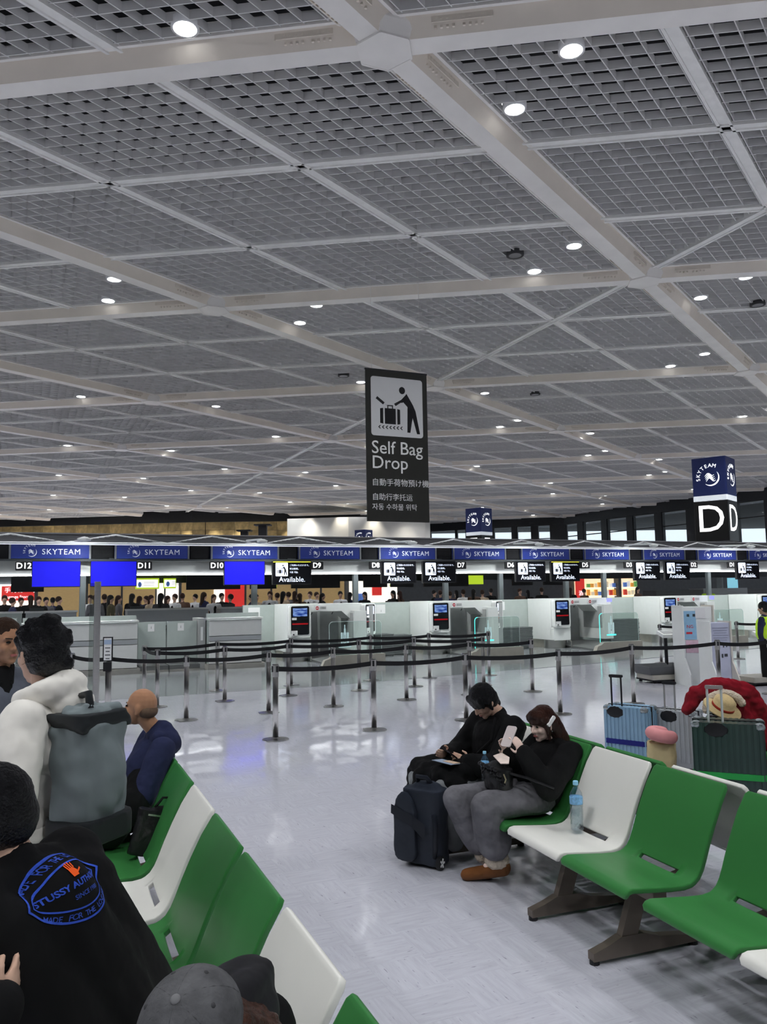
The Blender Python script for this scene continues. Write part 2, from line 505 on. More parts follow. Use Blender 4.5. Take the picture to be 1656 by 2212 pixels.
# ---- walls
soffit_m = mat('soffit_black', (0.012, 0.013, 0.015), 0.5, var=0.2)
gold_m = mat('gold_tile', (0.33, 0.235, 0.09), 0.42, metal=0.25, var=0.38, vscale=1.3)
wwhite = mat('wall_white', (0.62, 0.61, 0.57), 0.6, var=0.03, vscale=0.5)
wgrey = mat('wall_grey', (0.16, 0.16, 0.17), 0.6, var=0.06, vscale=0.5)
frame_m = mat('window_frame_black', (0.02, 0.022, 0.025), 0.4, var=0.1)
pane_m = glass('window_glass', (0.98, 0.99, 1.0), 0.97, edge=.04)
def vwall(mb, p, q, z0, z1, t=0.3):
    d = Vector((q[0]-p[0], q[1]-p[1], 0)); L = d.length
    return mb.box(((p[0]+q[0])/2, (p[1]+q[1])/2, (z0+z1)/2), (L, t, z1-z0), atan2(d.y, d.x))
wl = MB()
for (p, q), (za, zb) in zip(((W[0], W[1]), (W[1], W[2]), (W[2], W[3]), (W[3], (2.0, 84.5))), ((9.6, 9.36), (9.36, 8.9), (8.9, 9.36), (9.36, 9.4))):
    d = Vector((q[0]-p[0], q[1]-p[1], 0)).normalized(); n = Vector((-d.y, d.x, 0)) * .4
    P, Q = Vector((*p, 0)), Vector((*q, 0)); top = Vector((0, 0, CZ + 1.2))
    vs = [P + Vector((0,0,za)), Q + Vector((0,0,zb)), Q + top, P + top]
    wl.add(vs + [v + n for v in vs], [(0,1,2,3),(4,7,6,5),(0,4,5,1),(1,5,6,2),(2,6,7,3),(3,7,4,0)])
tag(wl.obj('trim_1', soffit_m), kind='structure')
wg = MB(); vwall(wg, (-75, 100), (-18, 80.6), 0, 11); vwall(wg, (-18, 80.6), (4, 87), 0, 11)
wall_gold = tag(wg.obj('wall_back', wgrey), kind='structure')
def gold_row(p, q, n0):
    d = Vector((q[0]-p[0], q[1]-p[1], 0)); L = d.length; d.normalize(); nn = Vector((d.y, -d.x, 0)); k = 0; s = 0.0
    while s < L - .4:
        w = 1.42
        for zi, (z0, h) in enumerate(((8.35, 1.5), (6.83, 1.5))):
            c = Vector((*p, 0)) + d * (s + w/2) + nn * (.2 + .03 * random.random())
            o = mk('gold_tile', gtile_me[(k + zi) % 3], wall_gold, (c.x, c.y, z0 + h/2)); o.rotation_euler = (0, 0, atan2(d.y, d.x))
        s += w + .02; k += 1
gtile_me = []
for k, f in enumerate((1.0, .8, 1.2)):
    g = mat('gold_tile_%s' % 'abc'[k], (0.46*f, 0.34*f, 0.15*f), 0.5, metal=0.0, var=0.42, vscale=1.1 + .3*k)
    gtile_me.append(MB().box((0, 0, 0), (1.42, .06, 1.5)).mesh('gold_tile', g))
gold_row((-52, 92.17), (-18, 80.6), 0); gold_row((-18, 80.6), (-6, 84.1), 1)
# downlit white drum wall in front of the gold one
wb = MB(); wb.prism([(-8.71, 72), (-3.15, 71.2), (3.74, 71.9), (4.2, 72.3), (4.2, 78), (-8.71, 78)], 0, 8.55)
tag(wb.obj('wall_white', wwhite), kind='structure')
# right-hand window wall and far window wall
def window_wall(n0, a, b, marks, pillars, ztop, zbot=3.2, transoms=(7.6,), reach=None):
    """marks: list of (s0,s1) panes along a->b"""
    d = Vector((b[0]-a[0], b[1]-a[1], 0)).normalized(); th = atan2(d.y, d.x)
    P = lambda s, z: Vector((a[0] + d.x * s, a[1] + d.y * s, z))
    for k, (s0, s1) in enumerate(marks):
        fr = MB(); w = s1 - s0
        for s in (s0, s1): fr.box(P(s, (ztop + zbot)/2), (.22, .30, ztop - zbot), th)
        for z in (zbot, ztop): fr.box(P((s0+s1)/2, z), (w, .30, .2), th)
        root = tag(fr.obj('window_%d' % (n0 + k), frame_m), kind='structure')
        for z in transoms: MB().box(P((s0+s1)/2, z), (w - .2, .12, .10), th).obj('transom', frame_m, root)
        MB().box(P((s0+s1)/2, (ztop+zbot)/2), (w - .2, .02, ztop - zbot - .2), th).obj('pane', pane_m, root)
    prev = reach[0]; mb = MB()
    for s0, s1 in sorted(marks) + [(reach[1], reach[1])]:
        if s0 - prev > .05: mb.box(P((prev + s0)/2, 5.5), (s0 - prev, .4, 11), th)
        prev = s1
    L = reach[1] - reach[0]; c = (reach[0] + reach[1]) / 2
    mb.box(P(c, (ztop + CZ + 1.2)/2), (L, .5, CZ + 1.2 - ztop), th)
    mb.box(P(c, zbot/2), (L, .5, zbot), th)
    return mb
R = window_wall(1, W[6], W[5], [(-16, -12.5), (-12, -8.5), (-8, -4.5), (-4, -.2), (.2, 2.99), (3.3, 7.0), (8.47, 11.5), (12.36, 15.3), (16.13, 19.0), (19.82, 22.7), (23.6, 25.76)], None, 9.0, reach=(-112, 25.9))
tag(R.obj('wall_right', frame_m), kind='structure')
R = window_wall(12, W[5], W[4], [(1.65, 3.19), (3.84, 5.64), (6.14, 8.43), (8.7, 11.66), (11.8, 13.05), (13.13, 16.5)], None, 9.05, reach=(-.2, 17), transoms=(7.5,))
tag(R.obj('wall_far', frame_m), kind='structure')
wallp = mat('wall_plain', (.42, .42, .41), .7, var=.03, vscale=.3)
o = MB(); vwall(o, (-62, -32), (-62, 96), 0, CZ + 1.2); tag(o.obj('wall_left', wallp), kind='structure')
o = MB(); vwall(o, (-62, -32), (78, -32), 0, CZ + 1.2); tag(o.obj('wall_behind', wallp), kind='structure')
# roof eave outside the right-hand windows
ev = MB(); d = Vector((W[5][0]-W[6][0], W[5][1]-W[6][1], 0)).normalized(); nn = Vector((d.y, -d.x, 0))
c = Vector((*W[6], 0)) + d * 6 + nn * 3.6
ev.box((c.x, c.y, 9.75), (60, 6, .5), atan2(d.y, d.x))
tag(ev.obj('trim_2', mat('eave_grey', (.60, .62, .64), .7)), kind='structure')

# ---- cove wash on the gold tiles and downlights on the white drum
def wash(p, q, z, energy, size=.3, n=1, spot=None):
    d = Vector((q[0]-p[0], q[1]-p[1], 0)); L = d.length; th = atan2(d.y, d.x)
    for k in range(n):
        s = (k + .5) / n
        la = bpy.data.lights.new('wash_lamp', 'SPOT'); la.energy = energy; la.color = (1, .93, .80); la.spot_size = radians(75); la.spot_blend = .9; la.shadow_soft_size = .1
        o = mk('wash_lamp', la, None, (p[0] + d.x * s, p[1] + d.y * s, z)); o.rotation_euler = (radians(-8), 0, th)
wash((-50, 90.0), (-19, 79.5), 10.4, 6500, n=12); wash((-18, 79.2), (-8, 82.2), 10.4, 6500, n=4)
wash((-8.2, 71.2), (3.6, 70.7), 9.6, 1300, n=4)
# ---- downlights: pairs round every node of the lattice
lens_m = mat('lamp_lens', (1, 1, 1), 0.3, emit=(0.95, 0.98, 1.0), es=9.0, var=0)
ring_m = mat('lamp_ring', (0.75, 0.75, 0.75), 0.4, var=0.03)
off_m = mat('lamp_off', (0.18, 0.18, 0.18), 0.3, var=0.05)
def ring(r0, r1, z, zt=None, n=20):
    vs = [(r*cos(2*pi*k/n), r*sin(2*pi*k/n), z) for r in (r0, r1) for k in range(n)]
    fs = [(k, (k+1) % n, n+(k+1) % n, n+k)[::-1] for k in range(n)]
    if zt is not None:
        vs += [(r1*cos(2*pi*k/n), r1*sin(2*pi*k/n), zt) for k in range(n)]
        fs += [(n+k, n+(k+1) % n, 2*n+(k+1) % n, 2*n+k)[::-1] for k in range(n)]
    return MB().add(vs, fs)
def disc(r, z, n=20): return MB().add([(r*cos(2*pi*k/n), r*sin(2*pi*k/n), z) for k in range(n)], [tuple(range(n))[::-1]])
house_me = ring(.165, .20, -.012, .10).mesh('housing', ring_m, True)
ring_black = ring(.15, .21, -.05, .05).mesh('housing', black_m, True)
lens_me = disc(.168, -.010).mesh('lens', lens_m)
offl_me = disc(.168, -.045).mesh('lens', off_m)
spot_d = bpy.data.lights.new('lamp', 'SPOT')
spot_d.energy = LAMP_STRENGTH; spot_d.color = (0.95, 0.975, 1.0)
spot_d.spot_size = radians(128); spot_d.spot_blend = 0.45; spot_d.shadow_soft_size = 0.16
LIT = []
for i, j, p in NODES:
    for di, dj in ((.2, .08), (.065, .218), (-.075, -.20), (-.215, -.06)):
        c = lat(i + di, j + dj); q = proj(c)
        if not inside(c.x, c.y, .3): continue
        seen = q is not None and -60 < q[0] < 1716 and -60 < q[1]
        o = None
        if seen and q[2] < 36:
            o = thing('downlight', 'round downlight glowing white, one of many pairs in the lattice ceiling', 'light', c, 0, 'lit ceiling downlights')
            mk('housing', house_me, o); mk('lens', lens_me, o)
        elif seen:
            o = tag(mk('downlight', lens_me, None, c), 'round downlight glowing white, one of many pairs in the lattice ceiling', 'light', 'lit ceiling downlights')
        sl = mk('lamp', spot_d, o, (0, 0, -.03) if o else c + Vector((0, 0, -.03)))
        sl.visible_glossy = False
for i, j in ((-.204, .821), (-1.202, 1.826), (.18, 1.30), (-1.0 + .22, 2.27)):
    o = thing('downlight', 'unlit downlight with a black ring in the lattice ceiling', 'light', lat(i, j), 0, 'unlit ceiling downlights')
    mk('housing', ring_black, o); mk('lens', offl_me, o)
# ================================================================== CHECK-IN ROW
steel = mat('brushed_steel', (0.80, 0.78, 0.75), 0.34, metal=1.0, var=0.06, stretch=(1, 1, 30))
steel_w = mat('warm_steel', (0.52, 0.49, 0.43), 0.34, metal=0.35, var=0.06)
lam_white = mat('laminate_white', (0.74, 0.75, 0.74), 0.35, var=0.02)
lam_band = mat('laminate_grey_band', (0.40, 0.42, 0.44), 0.4, var=0.02)
lam_green = mat('laminate_green_grey', (0.42, 0.47, 0.45), 0.4, var=0.03)
lam_kick = mat('kick_stone', (0.30, 0.29, 0.27), 0.4, var=0.08)
mach_white = mat('machine_white', (0.84, 0.86, 0.84), 0.3, var=0.015)
mach_grey = mat('machine_grey', (0.42, 0.43, 0.43), 0.35, var=0.05)
rubber = mat('belt_rubber', (0.12, 0.125, 0.125), 0.55, var=0.08)
scr_black = mat('screen_black', (0.006, 0.006, 0.008), 0.12, var=0.1)
navy_sign = mat('sign_navy', (0.018, 0.03, 0.16), 0.4, var=0.06, emit=(0.02, 0.035, 0.2), es=0.25)
letter_w = mat('letter_white', (0.85, 0.87, 0.92), 0.4, var=0.0, emit=(0.8, 0.85, 1.0), es=0.12)
lit_white = mat('lit_white', (1, 1, 1), 0.4, var=0.0, emit=(1, 1, 1), es=1.1)
print_white = mat('print_white', (0.80, 0.80, 0.80), 0.5, var=0.0)
print_black = mat('print_black', (0.012, 0.012, 0.013), 0.5, var=0.0)
blue_scr = mat('screen_blue', (0.01, 0.01, 0.3), 0.2, var=0.02, emit=(0.012, 0.008, 0.62), es=0.75)
tube_m = mat('canopy_tube', (0.85, 0.86, 0.88), 0.35, metal=0.0, var=0.03)
canopy_m = mat('canopy_slat_grey', (0.16, 0.16, 0.17), 0.5, var=0.1, stretch=(1, 20, 1), vscale=4)
fascia_m = mat('fascia_grey', (0.42, 0.43, 0.43), 0.45, var=0.03)
col_m = mat('column_grey', (0.10, 0.115, 0.12), 0.4, var=0.05)
strip_light = mat('strip_light', (1, 1, 1), 0.4, var=0, emit=(0.95, 0.98, 1), es=9.0)
RX = pi / 2
def row(name, label, cat, u, v, z=0.0, group=None):
    return thing(name, label, cat, UVp(u, v, z), PHI, group)
def rowobj(mb, name, m, label, cat, u, v, z=0.0, group=None, **k):
    o = mb.obj(name, m, None, **k); o.location = UVp(u, v, z); o.rotation_euler = (0, 0, PHI)
    return tag(o, label, cat, group)

# ---- emblem: swirl in a ring with the word on an arc
def emblem_mesh(m, r=1.0):
    mb = MB()
    def ribbon(pts, ws):
        L = []
        for i, (x, y) in enumerate(pts):
            a, b = pts[max(i-1, 0)], pts[min(i+1, len(pts)-1)]
            d = Vector((b[0]-a[0], b[1]-a[1])).normalized(); n = Vector((-d.y, d.x)) * ws[i] / 2
            L += [(x + n.x, y + n.y, 0), (x - n.x, y - n.y, 0)]
        mb.add([(x * r, y * r, 0) for x, y, _ in L], [(2*i, 2*i+1, 2*i+3, 2*i+2) for i in range(len(pts)-1)])
    ribbon([(.92*cos(radians(a)), .92*sin(radians(a))) for a in range(-130, 46, 8)], [.02 + .15 * sin(pi * (k / 21)) for k in range(22)])
    for k in range(4):
        y0 = -.34 + .19 * k; pts = []
        for t in range(13):
            s = t / 12; pts.append((-.50 + 1.06 * s - .05 * k, y0 + .24 * sin(2 * pi * s - .6) * (1 - .1*k) + .16 * s))
        ribbon(pts, [.02 + .115 * sin(pi * t / 12) for t in range(13)])
    return mb
def arc_word(m, r, size):
    out = []
    for k, ch in enumerate('SKYTEAM'):
        a = radians(188 - 19.5 * k)
        out.append((text_mesh(ch, size, m), (r * cos(a), r * sin(a)), a - pi/2))
    return out
emb_small = emblem_mesh(letter_w, .125).mesh('emblem', letter_w)
_words = arc_word(letter_w, .17, .075)
_mb = MB()
_mb.v = [tuple(v.co) for v in emb_small.vertices]; _mb.f = [tuple(p.vertices) for p in emb_small.polygons]; _mb.mi = [0] * len(_mb.f)
for me, (x, y), a in _words:
    M = Matrix.Translation((x, y, 0)) @ Matrix.Rotation(a, 4, 'Z')
    _mb.add([M @ v.co for v in me.vertices], [tuple(p.vertices) for p in me.polygons])
def emblem_for(m, s):
    k = MB(); k.v = [tuple(Vector(v) * s) for v in _mb.v]; k.f = list(_mb.f); k.mi = list(_mb.mi)
    return k.mesh('emblem', m)
emblem_sign = emblem_for(letter_w, 1.0)
word_sign = text_mesh('SKYTEAM', .20, letter_w, spacing=1.12)

# ---- canopy over the row
cp = thing('check_in_canopy', 'long grey canopy with crossing white tubes above the check-in counters', 'canopy', UVp(0, 0), PHI)
U0, U1 = -12.0, 26.0
# ridged upstand leaning back above the sign band
up = MB()
nr = 9
for k in range(nr):
    z = 3.30 + .022 * k
    up.b2((U0, .55 + .05 * k, z), (U1, .59 + .05 * k, z + .016))
up.b2((U0, 1.0, 3.28), (U1, 1.02, 3.50))
up.obj('ridged_upstand', canopy_m, cp)
k = 0; u = -8.6
while u < U1 - 1:
    tb = MB()
    tb.tube([(u, .50, 3.25), (u + 1.27, .92, 3.49)], .027, 6)
    tb.tube([(u + 1.27, .92, 3.49), (u + 2.54, .50, 3.25)], .027, 6)
    tb.obj('tube', tube_m, cp)
    u += 2.54
tb = MB(); tb.tube([(U0, .48, 3.245), (U1, .48, 3.245)], .03, 8); tb.obj('front_rail', tube_m, cp)
tb = MB(); tb.tube([(U0, .96, 3.51), (U1, .96, 3.51)], .03, 8); tb.obj('top_rail', canopy_m, cp)
MB().b2((U0, .86, 2.85), (U1, 1.05, 3.28)).obj('backing', black_m, cp)
MB().b2((U0, .72, 2.80), (U1, 1.0, 2.85)).obj('lower_rail', dark_m, cp)
MB().b2((U0, .50, 3.205), (U1, .53, 3.22)).obj('light_line', mat('light_line', (1, 1, 1), .4, var=0, emit=(.9, .95, 1), es=1.0), cp)
MB().b2((U0, 1.15, 2.45), (U1, 1.25, 2.86)).obj('fascia', fascia_m, cp)
MB().b2((U0, 1.10, 2.43), (U1, 1.30, 2.452)).obj('strip_light', strip_light, cp)
MB().b2((U0, 1.25, 2.80), (U1, 7.2, 2.9)).obj('roof_deck', mat('deck_grey', (.35, .36, .36), .6), cp)
MB().b2((U0, 7.0, 2.3), (U1, 7.1, 2.86)).obj('rear_fascia', dark_m, cp)
MB().b2((U0, 6.9, 2.28), (-5.6, 7.12, 2.30)).obj('strip_light', strip_light, cp)
# floodlight arms
flood_d = bpy.data.lights.new('lamp', 'SPOT'); flood_d.energy = 330; flood_d.color = (.95, 1, .98); flood_d.spot_size = radians(140); flood_d.spot_blend = .6; flood_d.shadow_soft_size = .12
for k, (u, lab) in enumerate(((-5.75, 'above the first navy sign panel from the left'), (-1.35, 'above the gap left of the third bright monitor'), (3.05, 'above the sign panel right of the hanging banner'), (7.4, 'above the D6 number sign'), (11.9, 'above the D3 number sign'), (16.3, 'above the D1 number sign'))):
    f = row('floodlight', 'small white floodlight on an arm ' + lab, 'light', u, .5, 3.3, 'floodlights along the canopy')
    MB().tube([(0, .1, .06), (.10, -1.15, .02)], .025, 6).obj('arm', tube_m, f)
    MB().lathe([(.05, -.07), (.13, -.05), (.15, 0), (.06, .04)], 12, Matrix.Translation((.10, -1.2, -.02))).obj('lamp_head', mach_white, f, True)
    fl = mk('lamp', flood_d, f, (.10, -1.2, -.11)); fl.rotation_euler = (radians(32), 0, 0); fl.visible_glossy = False

# ---- sign panels and ventilation boxes between them
SW, SP0, SPP = 1.933, -7.35, 2.5174
ordn = ['leftmost', 'second', 'third', 'fourth', 'fifth', 'sixth', 'seventh', 'eighth', 'ninth', 'tenth', 'eleventh']
panel_me = MB().b2((0, 0, 0), (SW, .06, .35)).mesh('panel', navy_sign)
edge_me = MB().b2((0, -.02, -.01), (.045, .08, .37)).mesh('end_frame', mat('sign_edge_steel', (.35, .36, .38), .35, metal=.7))
vent = MB().b2((0, .05, 0), (.5, .12, .34))
for k in range(7): vent.b2((.03, 0.02, .03 + .042 * k), (.47, .06, .05 + .042 * k))
vent_me = vent.mesh('speaker_grille', black_m)
for k in range(11):
    u = SP0 + SPP * k
    sg = row('airline_sign', 'navy sign panel lettered SKYTEAM, %s of the row under the canopy' % (ordn[k] + (' from the left' if k else '')), 'sign', u, .72, 2.862, 'navy sign panels under the canopy')
    mk('panel', panel_me, sg)
    for x in (0, SW - .045): mk('end_frame', edge_me, sg, (x, 0, 0))
    e = mk('emblem', emblem_sign, sg, (.52, -.004, .165)); e.rotation_euler = (RX, 0, 0)
    w = mk('lettering', word_sign, sg, (1.22, -.003, .165)); w.rotation_euler = (RX, 0, 0)
    if k < 10:
        b = mk('speaker_grille', vent_me, None, UVp(u + SW + .042, .74, 2.868), PHI)
        tag(b, 'black louvred box between the %s and %s navy sign panels' % (ordn[k], ordn[k+1]), 'grille', 'black boxes between the sign panels')

# ---- number signs and monitors
def number_sign(num, u, where):
    s = row('number_sign', 'black sign lettered %s %s' % (num, where), 'sign', u, .74, 2.56, 'counter number signs')
    MB().rbox((.19, 0, .11), (.39, .07, .225), .02, axis=1).obj('panel', black_m, s)
    text(num, .205, lit_white, s, (.19, -.037, .112), (RX, 0, 0), bold=.018)
    return s
person_poly = None
def pictogram(parent, w, m_bg, m_fg, loc, name='pictogram'):
    """bag-drop pictogram: rounded plate, leaning figure, suitcase with tag, row of arrow heads. built in xz, facing -y"""
    P = mk(name, MB().prism(rrect(w, w * 1.05, w * .05), 0, .004).mesh('plate', m_bg), parent, loc); P.rotation_euler = (RX, 0, 0)
    s = w; f = MB()
    def pg(pts, z=.0045): f.add([(x * s, y * s, z) for x, y in pts], [tuple(range(len(pts)))] )
    def cc(pts):
        a = sum(pts[i][0]*pts[(i+1) % len(pts)][1]-pts[(i+1) % len(pts)][0]*pts[i][1] for i in range(len(pts)))
        return pts if a > 0 else pts[::-1]
    pg([(.10 + .06*cos(t*pi/8), .31 + .066*sin(t*pi/8)) for t in range(16)])
    pg(cc([(.185, .26), (.31, .06), (.36, -.05), (.25, -.09), (.21, -.03), (.20, .02), (.12, .10), (.09, .08)]))      # upper body
    pg(cc([(.185, .26), (.07, .085), (.12, .10), (.145, .10)]))
    pg(cc([(.17, .235), (.09, .10), (-.03, .02), (-.06, .06), (.08, .14)]))                                               # arm
    pg(cc([(.20, .0), (.36, -.05), (.44, -.455), (.38, -.455), (.295, -.16), (.25, -.09)]))                                # rear leg
    pg(cc([(.20, .0), (.30, -.16), (.25, -.44), (.19, -.44)]))                                                             # front leg
    pg([(-.24, -.31), (-.03, -.31), (-.03, -.03), (-.24, -.03)])
    pg([(-.33, -.30), (-.27, -.31), (-.27, -.03), (-.33, -.04)]); pg([(0, -.31), (.055, -.30), (.055, -.04), (0, -.03)])
    pg([(-.19, -.03), (-.17, -.03), (-.17, .01), (-.10, .01), (-.10, -.03), (-.08, -.03), (-.08, .03), (-.19, .03)])
    pg(cc([(-.41, .13), (-.38, .17), (-.24, .07), (-.27, .03)])); pg(cc([(-.26, .05), (-.25, .045), (-.18, .01), (-.19, .02)]))
    for k in range(7):
        x = -.37 + .07 * k
        pg([(x, -.37), (x + .03, -.40), (x + .055, -.40), (x + .025, -.37), (x + .055, -.34), (x + .03, -.34)])
    mk('figure', f.mesh('figure', m_fg), P)
    return P
scr_frame_me = None
def monitor(u, kind, lab):
    s = row('monitor', lab, 'monitor', u, .70, 2.13, 'monitors over the counters')
    w = 1.155
    MB().rbox((w/2, .04, .335), (w, .09, .67), .015, axis=1).obj('casing', black_m, s)
    MB().b2((w/2 - .12, .05, .66), (w/2 + .12, .10, .75)).obj('bracket', dark_m, s)
    if kind == 'blue':
        MB().b2((.015, -.012, .02), (w - .015, -.006, .655)).obj('display', blue_scr, s)
    else:
        MB().b2((.02, -.012, .02), (w - .02, -.006, .65)).obj('display', scr_black, s)
        pictogram(s, .36, lcd_w, print_black, (.27, -.0125, .43))
        text('ご利用いただけます。', .062, lcd_w, s, (.50, -.014, .545), (RX, 0, 0), align='LEFT')
        text('可以使用。', .062, lcd_w, s, (.50, -.014, .445), (RX, 0, 0), align='LEFT')
        text('사용 가능.', .062, lcd_w, s, (.50, -.014, .345), (RX, 0, 0), align='LEFT')
        text('Available.', .205, lcd_w, s, (w/2, -.014, .14), (RX, 0, 0))
        if kind == 'bar': MB().b2((.02, -.016, .635), (w - .02, -.010, .655)).obj('status_bar', mat('lcd_yellow', (.8, .8, .05), .3, emit=(.8, .75, .05), es=.9), s)
    return s
lcd_w = mat('lcd_white', (.8, .85, 1), .3, var=0, emit=(.72, .80, 1.0), es=0.95)
number_sign('D12', -7.188, 'at the far left of the row, beside a blank blue monitor')
monitor(-6.815, 'blue', 'monitor showing plain bright blue, right beside the D12 sign')
monitor(-5.425, 'blue', 'monitor showing plain bright blue, left of the D11 sign and behind the tall steel post')
number_sign('D11', -4.266, 'right of the second blank blue monitor')
number_sign('D10', -2.34, 'left of the third blank blue monitor')
monitor(-1.955, 'blue', 'monitor showing plain bright blue, right of the D10 sign')
monitor(-.58, 'bar', 'black monitor reading Available with a yellow bar, left of the D9 sign')
number_sign('D9', .56, 'right of the first monitor that reads Available')
number_sign('D8', 2.41, 'left of the second monitor that reads Available')
monitor(2.777, 'av', 'black monitor reading Available, right of the D8 sign')
monitor(4.16, 'av', 'black monitor reading Available, left of the D7 sign')
number_sign('D7', 5.31, 'right of the third monitor that reads Available')
number_sign('D6', 7.14, 'left of the fourth monitor that reads Available')
monitor(7.512, 'av', 'black monitor reading Available, right of the D6 sign')
monitor(8.884, 'bar', 'black monitor reading Available with a yellow bar, left of the D5 sign')
number_sign('D5', 10.09, 'right of the fifth monitor that reads Available')
number_sign('D3', 11.96, 'left of the sixth monitor that reads Available')
monitor(12.354, 'av', 'black monitor reading Available, right of the D3 sign')
monitor(13.73, 'av', 'black monitor reading Available, left of the D2 sign')
number_sign('D2', 14.89, 'right of the seventh monitor that reads Available')
number_sign('D1', 16.77, 'near the right edge of the row')
monitor(17.16, 'av', 'black monitor reading Available, right of the D1 sign')
# columns holding the canopy
for k, (u, lab) in enumerate(((-5.56, 'between the first two blue monitors'), (-.90, 'left of the first monitor that reads Available'), (2.25, 'left of the D8 sign'), (5.36, 'beside the D7 monitor'), (7.42, 'under the D6 sign'), (10.05, 'under the D5 sign'), (11.67, 'left of the D3 sign'), (16.56, 'left of the D1 sign'))):
    c = row('column', 'slim dark grey steel column ' + lab, 'column', u, 1.5, 0, 'columns under the canopy')
    MB().rbox((0, 0, 1.4), (.16, .16, 2.8), .03).obj('shaft', col_m, c)
    MB().b2((-.12, -.12, 0), (.12, .12, .03)).obj('base_plate', col_m, c)

# ---- staffed counters at the left (D12, D10) and the grey baggage gates between
def counter(u0, u1, lab):
    c = row('check_in_counter', lab, 'counter', u0, -.85)
    L = u1 - u0
    MB().b2((0, .1, .13), (L, .85, 1.22)).obj('body', lam_green, c)
    for nm, z0, z1, m in (('upper_panel', .84, 1.235, lam_white), ('middle_band', .71, .825, lam_band), ('lower_panel', .145, .695, lam_white)):
        MB().b2((.01, 0, z0), (L - .01, .1, z1)).obj(nm, m, c)
    MB().b2((-.02, -.04, 1.245), (L + .02, .45, 1.285)).obj('worktop', mat('worktop_white', (.75, .76, .75), .3), c)
    MB().b2((0, .35, 1.285), (L, .42, 1.40)).obj('rear_ledge', lam_green, c)
    MB().b2((0, .02, .13), (L, .06, .145)).obj('shadow_gap', black_m, c)
    MB().b2((-.05, -.10, 0), (L + .05, .8, .13)).obj('plinth', lam_kick, c)
    return c
c = counter(-10.2, -7.1, 'white panelled check-in counter at the far left edge, left of counter D12')
c = counter(-6.98, -4.40, 'white panelled check-in counter with a grey band, under the D12 sign')
for x in (.35, 1.9):
    s = row('counter_screen', 'pale lit sheet on the counter ledge, %s' % ('left of the two under the blue monitors' if x < 1 else 'right of the two under the blue monitors'), 'display', -6.98 + x, -.45, 1.29)
    MB().box((.25, 0, .05), (.50, .02, .09)).obj('sheet', mat('pale_display', (.6, .66, .9), .4, emit=(.55, .6, .95), es=.5), s)
    MB().b2((0, .01, 0), (.5, .06, .012)).obj('foot', dark_m, s)
c = counter(-2.66, -1.30, 'short white panelled check-in counter with a grey band, under the D10 sign')
for k, (u0, u1, lab) in enumerate(((-4.34, -3.66, 'green-grey gate panel beside the D12 counter'), (-3.63, -2.88, 'green-grey gate panel left of the D10 counter'))):
    g = row('baggage_gate', lab, 'panel', u0, -.35)
    L = u1 - u0
    MB().b2((0, 0, .22), (L, .08, 1.22)).obj('panel', lam_green, g)
    MB().b2((L*.35, -.004, .98), (L*.35 + .16, 0, 1.17)).obj('notice', print_white, g)
    text('i', .1, print_black, g, (L*.35 + .08, -.005, 1.08), (RX, 0, 0), name='notice_mark')
    MB().b2((0, -.45, .05), (L, .6, .16)).obj('belt', rubber, g)
    MB().b2((0, -.5, 0), (L, .6, .05)).obj('kerb', lam_kick, g)
g = row('gate_post', 'grey side cabinet with a white ticket plate left of the D10 counter', 'cabinet', -2.86, -.5)
MB().b2((0, 0, 0), (.17, .9, 1.28)).obj('body', mach_grey, g)
MB().b2((.05, -.006, .72), (.11, 0, 1.06)).obj('ticket_plate', print_white, g)
# rear counters of the island
for u0, u1, lab in ((-9.0, -7.05, 'green-grey rear counter at the far left, below the red shop sign'), (-6.95, -5.55, 'low pale rear counter behind counter D12'), (-4.08, -1.6, 'pale rear counter right of the tall steel post'), (-1.2, 2.2, 'pale rear counter behind the first bag drop'), (4.6, 9.5, 'pale rear counter behind the second bag drop')):
    c = row('rear_counter', lab, 'counter', u0, 4.6)
    L = u1 - u0; m = lam_green if u0 < -8 else lam_band
    MB().b2((0, 0, 0), (L, .7, 1.42)).obj('body', m, c); MB().b2((-.03, -.05, 1.42), (L + .03, .5, 1.47)).obj('worktop', lam_white, c)
    MB().b2((.1, .15, 1.47), (.5, .2, 1.56)).obj('screen', dark_m, c)
# dark agent desks between
c = row('conveyor_cover', 'black conveyor cover behind the gate panels', 'conveyor', -4.3, .9); MB().b2((0, 0, 0), (2.9, 2.2, .95)).obj('cover', rubber, c); MB().b2((0, -.1, .95), (2.9, 2.3, 1.0)).obj('top', black_m, c)
# back wall of the bag-drop hall
bw = MB().b2((-1.25, 1.4, 0), (22, 1.5, 1.56)).obj('bag_drop_partition', lam_green)
bw.location = UVp(0, 0); bw.rotation_euler = (0, 0, PHI)
tag(bw, 'long green-grey partition behind the white bag-drop machines', 'partition')
for k, u in enumerate((-1.1, 2.85, 7.15, 11.5)):
    n = MB().b2((0, 0, 0), (.34, .008, .27)).obj('notice', print_white, bw, ); n.location = (u, 1.388, 1.22)
    text('i', .1, print_black, bw, (u + .2, 1.385, 1.30), (RX, 0, 0), name='notice_mark')

